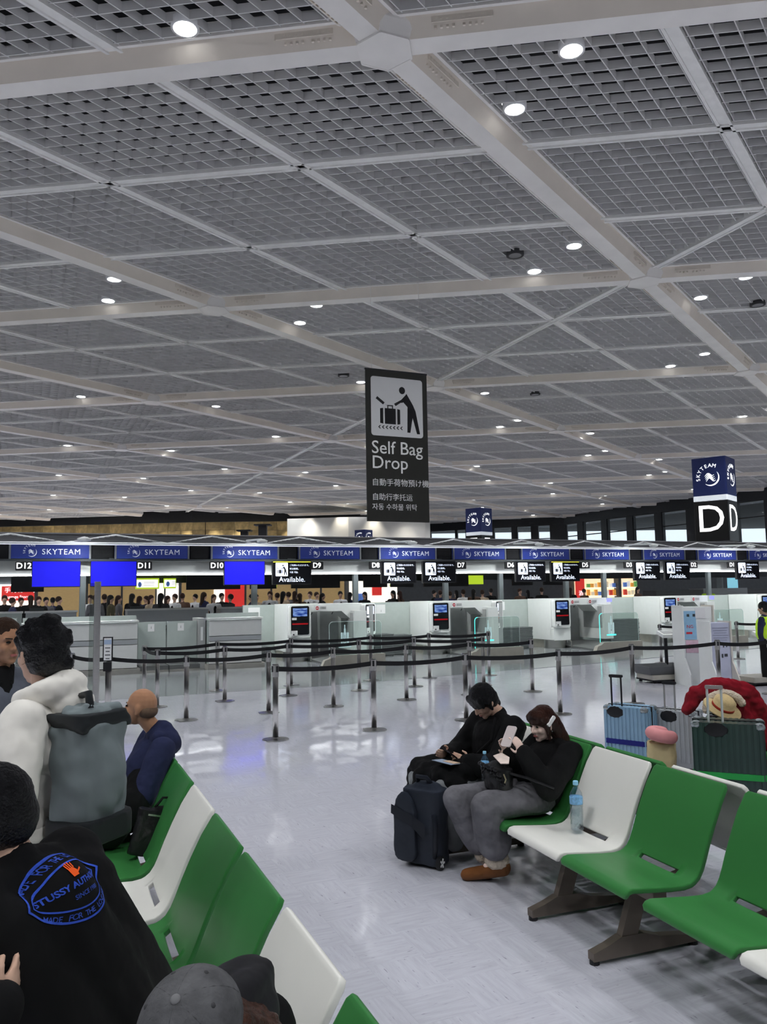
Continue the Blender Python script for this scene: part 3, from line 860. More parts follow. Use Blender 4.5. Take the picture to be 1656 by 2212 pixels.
# ---- bag-drop machines
scr_blue = bpy.data.materials.new('kiosk_screen'); scr_blue.use_nodes = True
_nt = scr_blue.node_tree; _b = _nt.nodes['Principled BSDF']
_tc = _nt.nodes.new('ShaderNodeTexCoord'); _mp = _nt.nodes.new('ShaderNodeMapping'); _mp.inputs['Scale'].default_value = (3, 3, 14)
_n = _nt.nodes.new('ShaderNodeTexNoise'); _n.inputs['Scale'].default_value = 1.6; _n.inputs['Detail'].default_value = 4
_r = _nt.nodes.new('ShaderNodeValToRGB'); _r.color_ramp.elements[0].position = .38; _r.color_ramp.elements[0].color = (.01, .05, .30, 1)
_r.color_ramp.elements[1].position = .68; _r.color_ramp.elements[1].color = (.35, .55, .95, 1)
_nt.links.new(_tc.outputs['Object'], _mp.inputs['Vector']); _nt.links.new(_mp.outputs['Vector'], _n.inputs['Vector']); _nt.links.new(_n.outputs['Fac'], _r.inputs['Fac'])
_nt.links.new(_r.outputs['Color'], _b.inputs['Emission Color']); _b.inputs['Emission Strength'].default_value = .85; _b.inputs['Base Color'].default_value = (.01, .01, .03, 1)
red_glow = mat('scanner_red', (.25, .0, .0), .3, emit=(.5, .01, .02), es=.35)
teal_glow = mat('edge_teal', (.1, .8, .75), .3, var=0, emit=(.10, .85, .75), es=1.1)
pane_edge = mat('pane_edge', (.70, .82, .80), .2, var=0)
barrier_glass = glass('barrier_glass', (.90, .96, .94), .90)
icon_m = mat('pane_icon', (.72, .90, .90), .4, var=0, emit=(.5, .8, .8), es=.25)
no_red = mat('no_entry_red', (.55, .03, .04), .4, var=0)
def terminal(parent, M, right=False):
    """upright touch terminal, front at local y=0 facing -y, x 0..0.62"""
    T = mk('terminal', None, parent); T.matrix_local = M
    MB().rbox((.31, .05, 1.105), (.62, .14, .89), .07, axis=1).obj('terminal_frame', mach_white, T)
    MB().rbox((.305, -.024, 1.135), (.52, .012, .78), .04, axis=1).obj('terminal_face', scr_black, T)
    MB().b2((.10, -.034, 1.245), (.51, -.030, 1.47)).obj('terminal_screen', lcd_w if right else scr_blue, T)
    MB().b2((.08, -.036, 1.02), (.53, -.028, 1.06)).obj('scanner', red_glow, T)
    MB().b2((.07, -.05, 1.15), (.20, -.03, 1.21)).obj('sticker', print_white, T)
    MB().b2((.05, -.06, .72), (.22, -.028, .86)).obj('notice_card', print_white, T)
    MB().b2((.09, -.062, .735), (.13, -.06, .775)).obj('card_mark', print_black, T)
    return T
def bag_drop(u0, lab, right_term, lit):
    m = row('bag_drop_machine', lab, 'bag drop', u0, 0)
    MB().b2((0, .10, .27), (.64, 1.38, 1.575)).obj('body', mach_white, m)
    MB().b2((.04, .35, 0), (.60, 1.35, .27)).obj('body_base', steel_w, m)
    MB().lathe([(.35, 0), (.35, .27)], 28, Matrix.Translation((.32, .38, 0))).obj('round_base', steel, m, auto=40)
    MB().rbox((.32, .06, .46), (.64, .2, .40), .02, axis=1).obj('lower_front', mach_white, m)
    terminal(m, Matrix.Translation((.01, -.06, 0)))
    # arch over the belt
    ar = MB()
    ar.prism([(.64, 1.36), (1.62, 1.36), (1.90, 1.12), (2.26, 1.12), (2.26, 1.575), (.64, 1.575)], -.95, -.15, Matrix.Rotation(pi/2, 4, 'X'))
    ar.obj('arch', mach_white, m)
    MB().b2((1.90, -.15, .25), (2.26, 1.38, 1.36)).obj('pillar', mach_white, m)
    MB().b2((1.885, -.05, .6), (1.90, .9, 1.3)).obj('pillar_inset', mach_grey, m)
    for x0, x1 in ((.66, 1.24), (1.30, 1.88)):
        d = MB().b2((x0, 1.15, .16), (x1, 1.2, 1.34)).obj('door_panel', mach_grey, m)
        MB().box((x0 + .40, 1.14, 1.28), (.02, .01, .07), 0, Matrix.Rotation(.5, 3, 'Y')).obj('mark', print_black, d)
    MB().b2((1.24, 1.10, .16), (1.30, 1.2, 1.34)).obj('centre_post', mach_white, m)
    MB().b2((.64, .15, .16), (.66, 1.15, 1.36)).obj('inner_wall', mach_grey, m)
    # notices on the arch
    for x in ((.80,) if right_term else (.80, 1.50)):
        n = MB().b2((x, .138, 1.385), (x + .38, .148, 1.53)).obj('notice', print_white, m)
        MB().prism([(.05*cos(t*pi/8), .05*sin(t*pi/8)) for t in range(16)], 0, .004, Matrix.Translation((x + .09, .136, 1.457)) @ Matrix.Rotation(pi/2, 4, 'X')).obj('no_entry_disc', no_red, n)
        MB().b2((x + .055, .129, 1.447), (x + .125, .131, 1.467)).obj('no_entry_bar', print_white, n)
        for q in range(3): MB().b2((x + .17, .134, 1.43 + .025 * q), (x + .35, .137, 1.438 + .025 * q)).obj('text_line', print_black, n)
    # belt, ramp and steel plinth
    MB().add([(.62, -1.35, .03), (1.95, -1.35, .17), (1.95, 1.15, .17), (.62, 1.15, .12), (.62, -1.35, 0), (1.95, -1.35, 0), (1.95, 1.15, 0), (.62, 1.15, 0)], [(0,1,2,3),(4,5,1,0),(5,6,2,1),(6,7,3,2),(7,4,0,3)]).obj('belt', rubber, m)
    MB().prism([(.45, 0), (2.22, 0), (2.22, .25), (.75, .25), (.66, .18), (.52, .14)], 0, .16, Matrix.Translation((0, -1.38, 0)) @ Matrix.Rotation(pi/2, 4, 'X')).obj('plinth', steel_w, m)
    MB().tube([(.62, -.1, .02), (.62, -.1, .22), (.62, .2, .30)], .02, 6).obj('guide_rail', steel, m)
    # glass barrier with icon
    g = MB().prism([(.67 + 1.48 * 0, .25)] + [(.67, .25), (.67, 1.02)] + [(.77 - .10*cos(t*pi/8), 1.02 + .10*sin(t*pi/8)) for t in range(1, 5)] + [(2.05 + .10*sin(t*pi/8), 1.02 + .10*cos(t*pi/8)) for t in range(0, 5)] + [(2.15, .25)], 0, .012, Matrix.Translation((0, -1.45, 0)) @ Matrix.Rotation(pi/2, 4, 'X'))
    gp = g.obj('glass_barrier', barrier_glass, m)
    ep = [(.67, -1.456, .25), (.67, -1.456, 1.02)] + [(.77 - .10*cos(t*pi/8), -1.456, 1.02 + .10*sin(t*pi/8)) for t in range(1, 5)]
    MB().tube(ep, .011, 6).obj('lit_edge', teal_glow if lit else pane_edge, gp)
    ep = [(.77, -1.456, 1.12), (2.05, -1.456, 1.12)] + [(2.05 + .10*sin(t*pi/8), -1.456, 1.02 + .10*cos(t*pi/8)) for t in range(1, 5)] + [(2.15, -1.456, .25)]
    MB().tube(ep, .007, 6).obj('edge', pane_edge, gp)
    ic = MB()
    M = Matrix.Translation((1.10, -1.466, 0)) @ Matrix.Rotation(pi/2, 4, 'X')
    ic.prism(rrect(.085, .34, .015, 2, 0, .67), 0, .003, M); ic.prism(rrect(.05, .34, .02, 2, -.085, .67), 0, .003, M); ic.prism(rrect(.05, .34, .02, 2, .085, .67), 0, .003, M)
    ic.prism(rrect(.05, .10, .01, 2, 0, .89), 0, .003, M); ic.prism(rrect(.025, .12, .01, 2, 0, .98), 0, .003, M)
    ic.obj('bag_icon', icon_m, gp)
    ia = MB(); ia.prism([(-.008, .78), (.008, .78), (.008, .62), (.03, .62), (0, .57), (-.03, .62), (-.008, .62)], .003, .005, M); ia.obj('arrow_mark', mach_grey, gp)
    MB().prism(rrect(.36, .045, .02, 2, 0, .465), 0, .004, M).obj('icon_base', teal_glow if lit else icon_m, gp)
    if right_term:
        Mx = Matrix.Translation((2.28, .05, 0)) @ Matrix.Rotation(radians(38), 4, 'Z') @ Matrix.Translation((0, 0, 0))
        terminal(m, Mx, True)
        MB().b2((2.26, .15, .25), (2.60, 1.3, 1.5)).obj('right_body', mach_grey, m)
    else:
        MB().b2((2.04, -.16, 1.44), (2.24, -.15, 1.55)).obj('status_lamp', mat('status_blue', (.3, .3, 1), .3, var=0, emit=(.22, .22, 1.0), es=1.0), m)
    return m
MP = 4.36
bag_drop(-.335, 'white bag-drop machine with a blue screen, leftmost of the row, under the D9 sign', True, False)
bag_drop(-.335 + MP, 'white bag-drop machine with a blue screen, second from the left, under the D7 sign', True, True)
bag_drop(-.335 + 2*MP, 'white bag-drop machine with a teal-lit glass edge, third from the left, under the D5 sign', False, True)
bag_drop(-.335 + 3*MP + .1, 'white bag-drop machine farthest right, behind the white information stands', False, True)
bag_drop(-.335 + 4*MP + .3, 'white bag-drop machine at the right edge, behind the person in the yellow vest', False, False)

# ---- trays in stacks between the machines
tray = MB(); tw, td = .62, .52
def ring_rect(a, b, z): return [(-a, -b, z), (a, -b, z), (a, b, z), (-a, b, z)]
lv = ring_rect(tw/2, td/2, .075) + ring_rect(tw/2, td/2, .055) + ring_rect(tw/2 - .035, td/2 - .035, .0) + ring_rect(tw/2 - .03, td/2 - .03, .075) + ring_rect(tw/2 - .06, td/2 - .06, .02)
fs = []
for a, b in ((0, 1), (1, 2)):
    for i in range(4): fs.append((a*4+i, a*4+(i+1) % 4, b*4+(i+1) % 4, b*4+i)[::-1])
fs.append((8, 9, 10, 11)[::-1])
for a, b in ((0, 3), (3, 4)):
    for i in range(4): fs.append((a*4+i, a*4+(i+1) % 4, b*4+(i+1) % 4, b*4+i))
fs.append((16, 17, 18, 19)); tray.add(lv, fs)
tray_m = mat('tray_grey', (.15, .165, .165), .45, var=.05)
tray_me = tray.mesh('luggage_tray', tray_m)
for u, v, n, lab in ((2.72, .70, 13, 'stack left of the second bag-drop machine'), (3.36, .80, 12, 'stack touching the second bag-drop machine'), (7.02, .70, 14, 'stack right of the second bag-drop machine'), (7.66, .78, 14, 'stack left of the third bag-drop machine'), (11.35, .70, 17, 'stack behind the glass of the third bag-drop machine'), (12.0, .78, 17, 'stack left of the fourth bag-drop machine'), (-.95, .85, 8, 'stack beside counter D10')):
    for k in range(n):
        t = mk('luggage_tray', tray_me, None, UVp(u + random.uniform(-.012, .012), v, .002 + .047 * k), PHI + random.uniform(-.03, .03))
        tag(t, 'grey plastic luggage tray in the ' + lab, 'tray', 'grey trays in the ' + lab)
# ================================================================== BACKDROP BEHIND THE ROW
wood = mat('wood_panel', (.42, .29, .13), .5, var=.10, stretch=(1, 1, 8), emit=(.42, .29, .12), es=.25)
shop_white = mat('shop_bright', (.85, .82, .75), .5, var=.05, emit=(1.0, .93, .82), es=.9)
shop_red = mat('shop_red', (.55, .03, .03), .5, var=.05, emit=(.7, .04, .03), es=.55)
yellow_green = mat('sign_yellow_green', (.45, .62, .03), .5, var=.02, emit=(.5, .72, .03), es=.8)
BV = 16.0
bk = MB(); bk.b2((-16, 0, 0), (48, .3, 2.85)); wb2 = bk.obj('wall_rear', dark_m); wb2.location = UVp(0, BV); wb2.rotation_euler = (0, 0, PHI); tag(wb2, kind='structure')
def wall_panels(u0, u1, n, z0, z1, m, name='wood_panel'):
    w = (u1 - u0) / n
    for k in range(n):
        o = MB().b2((.02, 0, 0), (w - .02, .06, z1 - z0)).obj(name, m, wb2); o.location = (u0 + w * k, -.07, z0)
        f = MB().b2((-.04, -.04, 0), (.04, .08, z1 - z0)).obj('mullion', dark_m, wb2); f.location = (u0 + w * k, -.08, z0)
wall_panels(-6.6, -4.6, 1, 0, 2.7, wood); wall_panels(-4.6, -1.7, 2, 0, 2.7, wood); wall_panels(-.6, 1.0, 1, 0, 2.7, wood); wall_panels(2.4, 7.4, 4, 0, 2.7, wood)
def shop(u0, u1, lab, m_bg, z1=2.55):
    s = thing('shop_front', lab, 'shop', UVp(u0, BV - .3), PHI)
    L = u1 - u0
    MB().b2((0, .1, 0), (L, .15, z1)).obj('back_panel', m_bg, s)
    return s, L
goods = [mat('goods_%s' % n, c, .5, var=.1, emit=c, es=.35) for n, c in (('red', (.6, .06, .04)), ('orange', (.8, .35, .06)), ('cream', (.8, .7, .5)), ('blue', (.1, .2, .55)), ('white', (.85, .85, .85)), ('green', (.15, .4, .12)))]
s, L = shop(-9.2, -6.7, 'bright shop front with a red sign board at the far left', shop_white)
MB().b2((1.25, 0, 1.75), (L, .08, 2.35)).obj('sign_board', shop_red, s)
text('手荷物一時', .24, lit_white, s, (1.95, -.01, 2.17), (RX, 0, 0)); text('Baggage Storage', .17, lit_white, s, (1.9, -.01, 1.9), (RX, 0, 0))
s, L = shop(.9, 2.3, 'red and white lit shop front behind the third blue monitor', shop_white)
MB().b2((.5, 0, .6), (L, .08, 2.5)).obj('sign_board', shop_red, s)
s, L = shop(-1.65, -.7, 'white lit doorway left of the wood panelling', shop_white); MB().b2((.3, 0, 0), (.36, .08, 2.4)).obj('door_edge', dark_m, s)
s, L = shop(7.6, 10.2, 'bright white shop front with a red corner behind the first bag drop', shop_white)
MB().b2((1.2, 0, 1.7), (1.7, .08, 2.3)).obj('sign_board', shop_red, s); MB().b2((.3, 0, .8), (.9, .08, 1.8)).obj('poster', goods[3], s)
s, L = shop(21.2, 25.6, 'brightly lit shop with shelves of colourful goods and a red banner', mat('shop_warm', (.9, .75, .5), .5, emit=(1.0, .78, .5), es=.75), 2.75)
MB().b2((0, -.05, 0), (.55, .05, 2.7)).obj('red_banner', shop_red, s)
text('酒', .3, lit_white, s, (.28, -.06, 1.6), (RX, 0, 0), name='banner_lettering')
MB().b2((2.75, -.3, 0), (2.95, .1, 2.7)).obj('door_jamb', dark_m, s)
for r_ in range(4):
    for k in range(14):
        if k in (9,): continue
        MB().b2((.75 + .26 * k, -.05, .55 + .46 * r_), (.95 + .26 * k + random.uniform(-.03, .03), .05, .75 + .46 * r_ + random.uniform(0, .15))).obj('packet', random.choice(goods), s)
    MB().b2((.65, -.08, .50 + .46 * r_), (L - .2, .06, .53 + .46 * r_)).obj('shelf', shop_white, s)
for u, z0, u1, z1, lab in ((-3.63, 2.10, -2.86, 2.46, 'lit sign with a blue figure beside the D11 sign'), (-2.71, 2.11, -2.30, 2.45, 'plain yellow-green sign right of the blue-figure sign'), (.95, 2.10, 1.25, 2.47, 'plain yellow-green sign left of the first Available monitor'), (3.28, 2.12, 3.50, 2.47, 'small white and yellow sign left of the D8 sign'), (9.06, 2.12, 9.80, 2.47, 'wide yellow-green sign right of the D7 sign'), (5.7, 2.08, 6.6, 2.16, 'thin yellow-green strip below the D8 monitor')):
    g = thing('hanging_sign', 'small hanging ' + lab, 'sign', UVp(u, 6.6, z0), PHI, 'yellow-green hanging signs')
    w, h = u1 - u, z1 - z0
    MB().b2((0, 0, 0), (w, .05, h)).obj('panel', yellow_green, g)
    MB().tube([(w/2, .025, h), (w/2, .025, 2.82 - z0)], .012, 6).obj('hanger', dark_m, g)
    if 'figure' in lab or 'white' in lab:
        f = MB().b2((w*.05, -.004, .05), (w*.95, -.001, h - .05)).obj('face', lit_white, g)
    if 'figure' in lab:
        MB().prism([(.06*cos(t*pi/6), .09*sin(t*pi/6)) for t in range(12)], 0, .004, Matrix.Translation((.14, -.006, .15)) @ Matrix.Rotation(pi/2, 4, 'X')).obj('figure', goods[3], g)
        for q in range(3): MB().b2((.27, -.006, .12 + .05*q), (.62, -.003, .13 + .05*q)).obj('text_line', dark_m, g)
# rear monitors seen from behind, dark
for k, u in enumerate((-7.4, -2.0, -1.1, .2, 1.7, 2.6, 4.5, 5.6, 7.0, 8.0, 11.0, 12.5)):
    g = thing('rear_monitor', 'dark back of a hanging monitor on the far side of the row', 'monitor', UVp(u, 6.3, 2.05), PHI, 'dark rear monitors')
    MB().b2((0, 0, 0), (.95, .08, .5)).obj('casing', black_m, g); MB().b2((.4, .02, .5), (.5, .06, .78)).obj('hanger', dark_m, g)
# grey desk block and dark service desks on the right
g = thing('service_desk', 'long grey service desk behind the right-hand bag drops', 'desk', UVp(17.2, 5.0), PHI)
MB().b2((0, 0, 0), (7, .8, 1.75)).obj('body', mat('desk_dark', (.12, .125, .13), .4), g); MB().b2((2.6, -.02, 0), (5.2, .82, 1.80)).obj('grey_front', lam_band, g)
MB().b2((4.4, .3, 1.8), (5.0, .34, 2.25)).obj('screen', mat('cyan_screen', (.2, .5, .6), .4, emit=(.25, .6, .75), es=.8), g)

# ================================================================== SIGN TOWERS AND BANNER
navy_deep = mat('tower_navy', (.012, .02, .085), .45, var=.05, emit=(.012, .02, .09), es=.25)
tower_black = mat('tower_black', (.012, .012, .012), .4, var=.05)
tower_band = mat('tower_band', (.7, .73, .75), .3, var=.02, emit=(.6, .65, .7), es=.6)
def tower(x, y, z0, a, rot, lab, letter, hb, hu):
    t = thing('sign_tower', lab, 'sign', (x, y, z0), rot)
    MB().rbox((0, 0, hb/2), (a, a, hb), .06).obj('lower_box', tower_black, t)
    MB().rbox((0, 0, hb + .15), (a * 1.0, a * 1.0, .26), .06).obj('band', tower_band, t)
    MB().rbox((0, 0, hb + .28 + hu/2), (a, a, hu), .06).obj('upper_box', navy_deep, t)
    em = emblem_for(lit_white, a / .47)
    for k in (0, 1):   # the two faces towards the hall: local -x and -y
        R_ = Matrix.Rotation(-pi/2 * k, 4, 'Z')
        lt = mk('letter', text_mesh(letter, hb * .95, lit_white), t)
        lt.matrix_local = R_ @ Matrix.Translation((0, -a/2 - .01, hb * .53)) @ Matrix.Rotation(pi/2, 4, 'X')
        e = mk('emblem', em, t); e.matrix_local = R_ @ Matrix.Translation((.05 * a, -a/2 - .012, hb + .28 + hu * .47)) @ Matrix.Rotation(pi/2, 4, 'X')
    MB().box((0, 0, -z0/2 + .0), (.25, .25, z0)).obj('post', col_m, t)
    return t
tower(17.1, 41.0, 4.15, 1.68, radians(50.5), 'tall square sign tower, navy emblem above a lit letter D, at the right', 'D', 2.05, 1.95)
tower(8.0, 67.0, 6.0 - 1.55, 1.6, radians(46), 'distant square sign tower, navy emblem above a lit letter E, before the windows', 'E', 1.95, 2.0)
tower(-1.75, 91.0 - 22, 4.2, 1.13, radians(52), 'farthest small navy sign tower, just left of the banner foot', 'F', 1.4, 1.3)

bn_m = mat('banner_black', (.028, .028, .024), .55, var=.06)
bplate = mat('banner_plate', (.60, .60, .60), .5, var=.01)
btext = mat('banner_text', (.78, .78, .76), .5, var=.0)
bn = thing('hanging_banner', 'tall black hanging banner reading Self Bag Drop with a white pictogram', 'banner', UVp(-.429, -6, 3.36), PHI)
BW, BH = 1.449, 3.26
MB().b2((0, 0, 0), (BW, .03, BH)).obj('cloth', bn_m, bn)
MB().tube([(-.01, .015, BH), (BW + .01, .015, BH)], .022, 8).obj('top_rail', black_m, bn)
for x in (.15, BW - .15): MB().tube([(x, .015, BH), (x, .015, CZ - 3.36 + .1)], .004, 5).obj('wire', steel, bn)
pictogram(bn, 1.22, bplate, print_black, (.725, -.001, 2.47))
for txt, sz, x, z, b_ in (('Self Bag', .39, .11, 1.565, .003), ('Drop', .39, .11, 1.245, .003), ('自動手荷物預け機', .168, .11, .82, 0.0), ('自助行李托运', .158, .11, .51, 0.0), ('자동 수하물 위탁', .150, .11, .30, 0.0)):
    text(txt, sz, btext, bn, (x, -.003, z), (RX, 0, 0), align='LEFT', bold=b_)
# flat-topped vents on the far side
for x, z, w, lab in ((-9.6, 6.24, .96, 'smaller'), (-8.33, 6.61, 1.12, 'taller')):
    t = thing('roof_vent', '%s of two black flat-topped vents before the gold wall' % lab, 'vent', (x, 55, 0))
    MB().box((0, 0, z/2), (w * .5, .5, z)).obj('stem', black_m, t); MB().box((0, 0, z - .04), (w, .9, .09)).obj('cap', black_m, t)

# ================================================================== STANCHIONS
belt_m = mat('belt_black', (.010, .010, .011), .6, var=.1)
post_me = MB().lathe([(.036, .02), (.036, .80)], 16).mesh('post', steel, True)
head_me = MB().lathe([(.036, .80), (.044, .805), (.044, .955), (.040, .968)], 16).mesh('head', steel, False)
cas = MB()
for a in (0, pi/2, pi, 3*pi/2): cas.box((.042*cos(a), .042*sin(a), .905), (.012, .028, .075), a)
cas_me = cas.mesh('belt_slot', black_m)
# round foot plate with a notch
npt = []
for k in range(40):
    a = 2*pi*k/40; r = .172 if not (17 <= k <= 22) else (.11 if k in (18, 19, 20, 21) else .172)
    npt.append((r*cos(a), r*sin(a)))
fb = MB(); fb.prism(npt, 0, .008); fb.lathe([(.15, .008), (.06, .020), (.034, .034)], 24)
foot_me = fb.mesh('foot_plate', steel)
POST = {}
def stanchion(key, x, y, lab):
    s = thing('stanchion', lab, 'stanchion', (x, y, .003), PHI + random.uniform(-.5, .5), 'steel belt stanchions')
    for n, me in (('post', post_me), ('head', head_me), ('belt_slot', cas_me), ('foot_plate', foot_me)): mk(n, me, s)
    POST[key] = (Vector((x, y, 0)), s)
    return s
def belt(a, b, sag=.03):
    pa, s = POST[a]; pb = POST[b][0]
    d = pb - pa; L = d.length; d.normalize(); n = Vector((-d.y, d.x, 0)); mb = MB(); k = 8; vs = []
    for i in range(k + 1):
        t = i / k; p = pa + d * (.035 + (L - .07) * t); z = .905 - sag * 4 * t * (1 - t)
        for w in (-.0015, .0015):
            for h in (-.031, .031): vs.append(p + n * w + Vector((0, 0, z + h)))
    for i in range(k):
        o = 4 * i
        for q, r in ((0, 1), (1, 3), (3, 2), (2, 0)): mb.add([vs[o+q], vs[o+r], vs[o+4+r], vs[o+4+q]], [(0, 1, 2, 3)])
    mb.add([pa + d*.035 + Vector((0,0,.905)) + n*q + Vector((0,0,h)) for q in (-.014, .014) for h in (-.03, .03)] + [pa + d*.06 + Vector((0,0,.905)) + n*q + Vector((0,0,h)) for q in (-.014, .014) for h in (-.03, .03)], [(0,1,3,2),(4,6,7,5),(0,4,5,1),(2,3,7,6),(0,2,6,4),(1,5,7,3)])
    o = mb.obj('belt', belt_m); o.parent = s
    o.matrix_parent_inverse = (Matrix.Translation(s.location) @ s.rotation_euler.to_matrix().to_4x4()).inverted()
for key, x, y, lab in (
    ('A1', -1.449, 10.64, 'steel stanchion nearest the camera, at the left end of the front belt'),
    ('A2', -.175, 11.257, 'steel stanchion with a black belt, second from the left in the front line'),
    ('A3', 1.165, 11.96, 'steel stanchion rising behind the seated young man with the phone'),
    ('A4', 2.635, 12.385, 'steel stanchion just right of the seated woman'),
    ('A5', 4.05, 13.35, 'steel stanchion behind the light blue suitcase'),
    ('A6', 5.75, 14.05, 'steel stanchion in front of the white information stands'),
    ('A7', 6.75, 14.25, 'steel stanchion at the right edge by the person in the yellow vest'),
    ('B1', -3.038, 12.371, 'steel stanchion right of the bald man, end of the second belt'),
    ('B2', -1.879, 12.992, 'steel stanchion half hidden behind the nearest one'),
    ('B3', -.885, 13.603, 'steel stanchion in the second line, between the two nearest front posts'),
    ('B4', .353, 14.259, 'steel stanchion in the second line, before the first tray stacks'),
    ('B5', 1.52, 14.75, 'steel stanchion in the second line, left of the seated woman'),
    ('B6', 2.718, 15.129, 'steel stanchion in the second line, above the seated woman'),
    ('C1', -3.9, 13.85, 'steel stanchion above the bald man, left of a pair'),
    ('C2', -2.870, 14.451, 'steel stanchion in the third line, below counter D10'),
    ('C3', -1.820, 15.082, 'steel stanchion in the third line, before the first bag-drop screen'),
    ('C4', -.518, 15.679, 'steel stanchion in the third line, before the first glass barrier'),
    ('C5', .564, 16.213, 'steel stanchion in the third line, before the tray stacks'),
    ('C6', 1.95, 16.25, 'steel stanchion in the third line, before the second bag-drop screen'),
    ('D1', -4.45, 14.95, 'steel stanchion above the bald man, farther of the pair'),
    ('D2', -3.331, 16.036, 'steel stanchion in the far line, before counter D10'),
    ('D3', -1.95, 16.70, 'steel stanchion in the far line, left of the first bag-drop screen'),
    ('D4', -.325, 17.418, 'steel stanchion in the far line, below the first right-hand terminal'),
    ('D5', .95, 17.75, 'steel stanchion in the far line, right of the first bag drop'),
    ('D6', 2.3, 18.1, 'steel stanchion in the far line, before the second glass barrier'),
    ('E1', -5.15, 13.3, 'steel stanchion just right of the dark-haired head at the left'),
    ('E0', -5.75, 14.2, 'steel stanchion with a blue cap beside the dark-haired head'),
    ('E2', -4.35, 12.75, 'steel stanchion right of the tall steel post'),
    ('F1', 6.913, 20.371, 'steel stanchion left of the white information stand, beside the scale'),
    ('F2', 8.3, 20.2, 'steel stanchion behind the lower information stand'),
    ('F3', 9.202, 21.188, 'steel stanchion right of the information stands'),
    ('F4', 10.4, 21.6, 'steel stanchion farthest right, before the last bag drop')):
    stanchion(key, x, y, lab)
for a, b in (('A1', 'A2'), ('A2', 'A3'), ('A3', 'A4'), ('A4', 'A5'), ('A5', 'A6'), ('A6', 'A7'), ('E2', 'B1'), ('B1', 'B2'), ('B2', 'B3'), ('B3', 'B4'), ('B4', 'B5'), ('B5', 'B6'), ('C1', 'C2'), ('C2', 'C3'), ('C3', 'C4'), ('C4', 'C5'), ('C5', 'C6'), ('D1', 'D2'), ('D2', 'D3'), ('D3', 'D4'), ('D4', 'D5'), ('D5', 'D6'), ('D1', 'C1'), ('E0', 'E1'), ('E1', 'E2'), ('F1', 'F2'), ('F3', 'F4')):
    belt(a, b)
# frame sign on a stand
s = thing('frame_sign', 'narrow black framed notice on a steel post beside the tall steel post', 'sign', (-4.36, 12.72, .003), radians(8))
for n, me in (('post', post_me), ('foot_plate', foot_me)): mk(n, me, s)
MB().box((0, -.02, 1.06), (.15, .02, .38)).obj('frame', black_m, s); f = MB().box((0, -.033, 1.06), (.115, .004, .345)).obj('sheet', print_white, s)
MB().box((0, -.036, 1.17), (.11, .002, .07)).obj('header', mat('sheet_blue', (.35, .45, .62), .5), f)
for k in range(4): MB().box((0, -.036, 1.08 - .055*k), (.08 - .02*(k % 2), .002, .014)).obj('text_line', dark_m, f)
MB().box((0, -.03, .79), (.12, .06, .14)).obj('belt_box', black_m, s)
# tall steel post with a glass fin
s = thing('tall_post', 'tall bright steel post with a clear glass fin rising left of centre', 'post', (-4.12, 11.45, 0), radians(23))
MB().rbox((.03, 0, 1.05), (.085, .085, 2.10), .02).obj('shaft', steel, s); MB().box((-.045, 0, 1.04), (.06, .03, 2.08)).obj('glass_fin', glass('fin_glass', (.75, .78, .76), .8), s); MB().lathe([(.16, 0), (.15, .015)], 20).obj('foot', steel, s)

# ================================================================== SCALES AND INFORMATION STANDS
tray_dk = mat('scale_tray', (.115, .12, .125), .5, var=.05)
def scale(x, y, rz, lab, tray_on):
    s = thing('luggage_scale', lab, 'scale', (x, y, 0), rz)
    MB().rbox((0, 0, .11), (.78, .62, .10), .03).obj('platform', steel_w, s)
    MB().rbox((0, 0, .05), (.80, .64, .03), .03).obj('skirt', black_m, s)
    for a in (-.33, .33):
        for b in (-.25, .25): MB().lathe([(.035, .0), (.03, .04)], 10, Matrix.Translation((a, b, 0))).obj('foot', black_m, s)
    if tray_on:
        t = MB(); o_ = [(-.5,-.36),(.5,-.36),(.5,.36),(-.5,.36)]; i_ = [(-.42,-.28),(.42,-.28),(.42,.28),(-.42,.28)]
        t.add([(a, b, .33) for a, b in o_] + [(a, b, .16) for a, b in i_] + [(a*.96, b*.96, .33) for a, b in o_] + [(a*.97, b*.97, .18) for a, b in i_],
              [(i, (i+1) % 4, 4+(i+1) % 4, 4+i)[::-1] for i in range(4)] + [(4, 7, 6, 5)] + [(8+i, 8+(i+1) % 4, 12+(i+1) % 4, 12+i) for i in range(4)] + [(12, 13, 14, 15)] + [(i, (i+1) % 4, 8+(i+1) % 4, 8+i) for i in range(4)])
        t.obj('tray', tray_dk, s)
    MB().tube([(.36, .36, .06), (.36, .36, .86)], .035, 10).obj('stem', black_m, s)
    h = MB().box((.36, .30, .92), (.34, .26, .07), 0, Matrix.Rotation(.3, 3, 'X')).obj('display_head', mach_white, s)
    MB().box((.36, .29, .96), (.26, .14, .01), 0, Matrix.Rotation(.3, 3, 'X')).obj('display', mach_grey, h)
    return s
scale(5.58, 16.45, radians(14), 'low steel luggage scale with a grey tray on top, left of the information stands', True)
scale(7.25, 15.75, radians(14), 'bare steel luggage scale right of the information stands', False)
pale_blue = mat('poster_blue', (.30, .52, .72), .5, var=.06, vscale=20); pale_pink = mat('poster_pink', (.72, .50, .58), .5, var=.08, vscale=20)
lilac = mat('stand_lilac', (.50, .52, .66), .45, var=.03)
cream = mat('stand_cream', (.66, .62, .55), .45, var=.03)
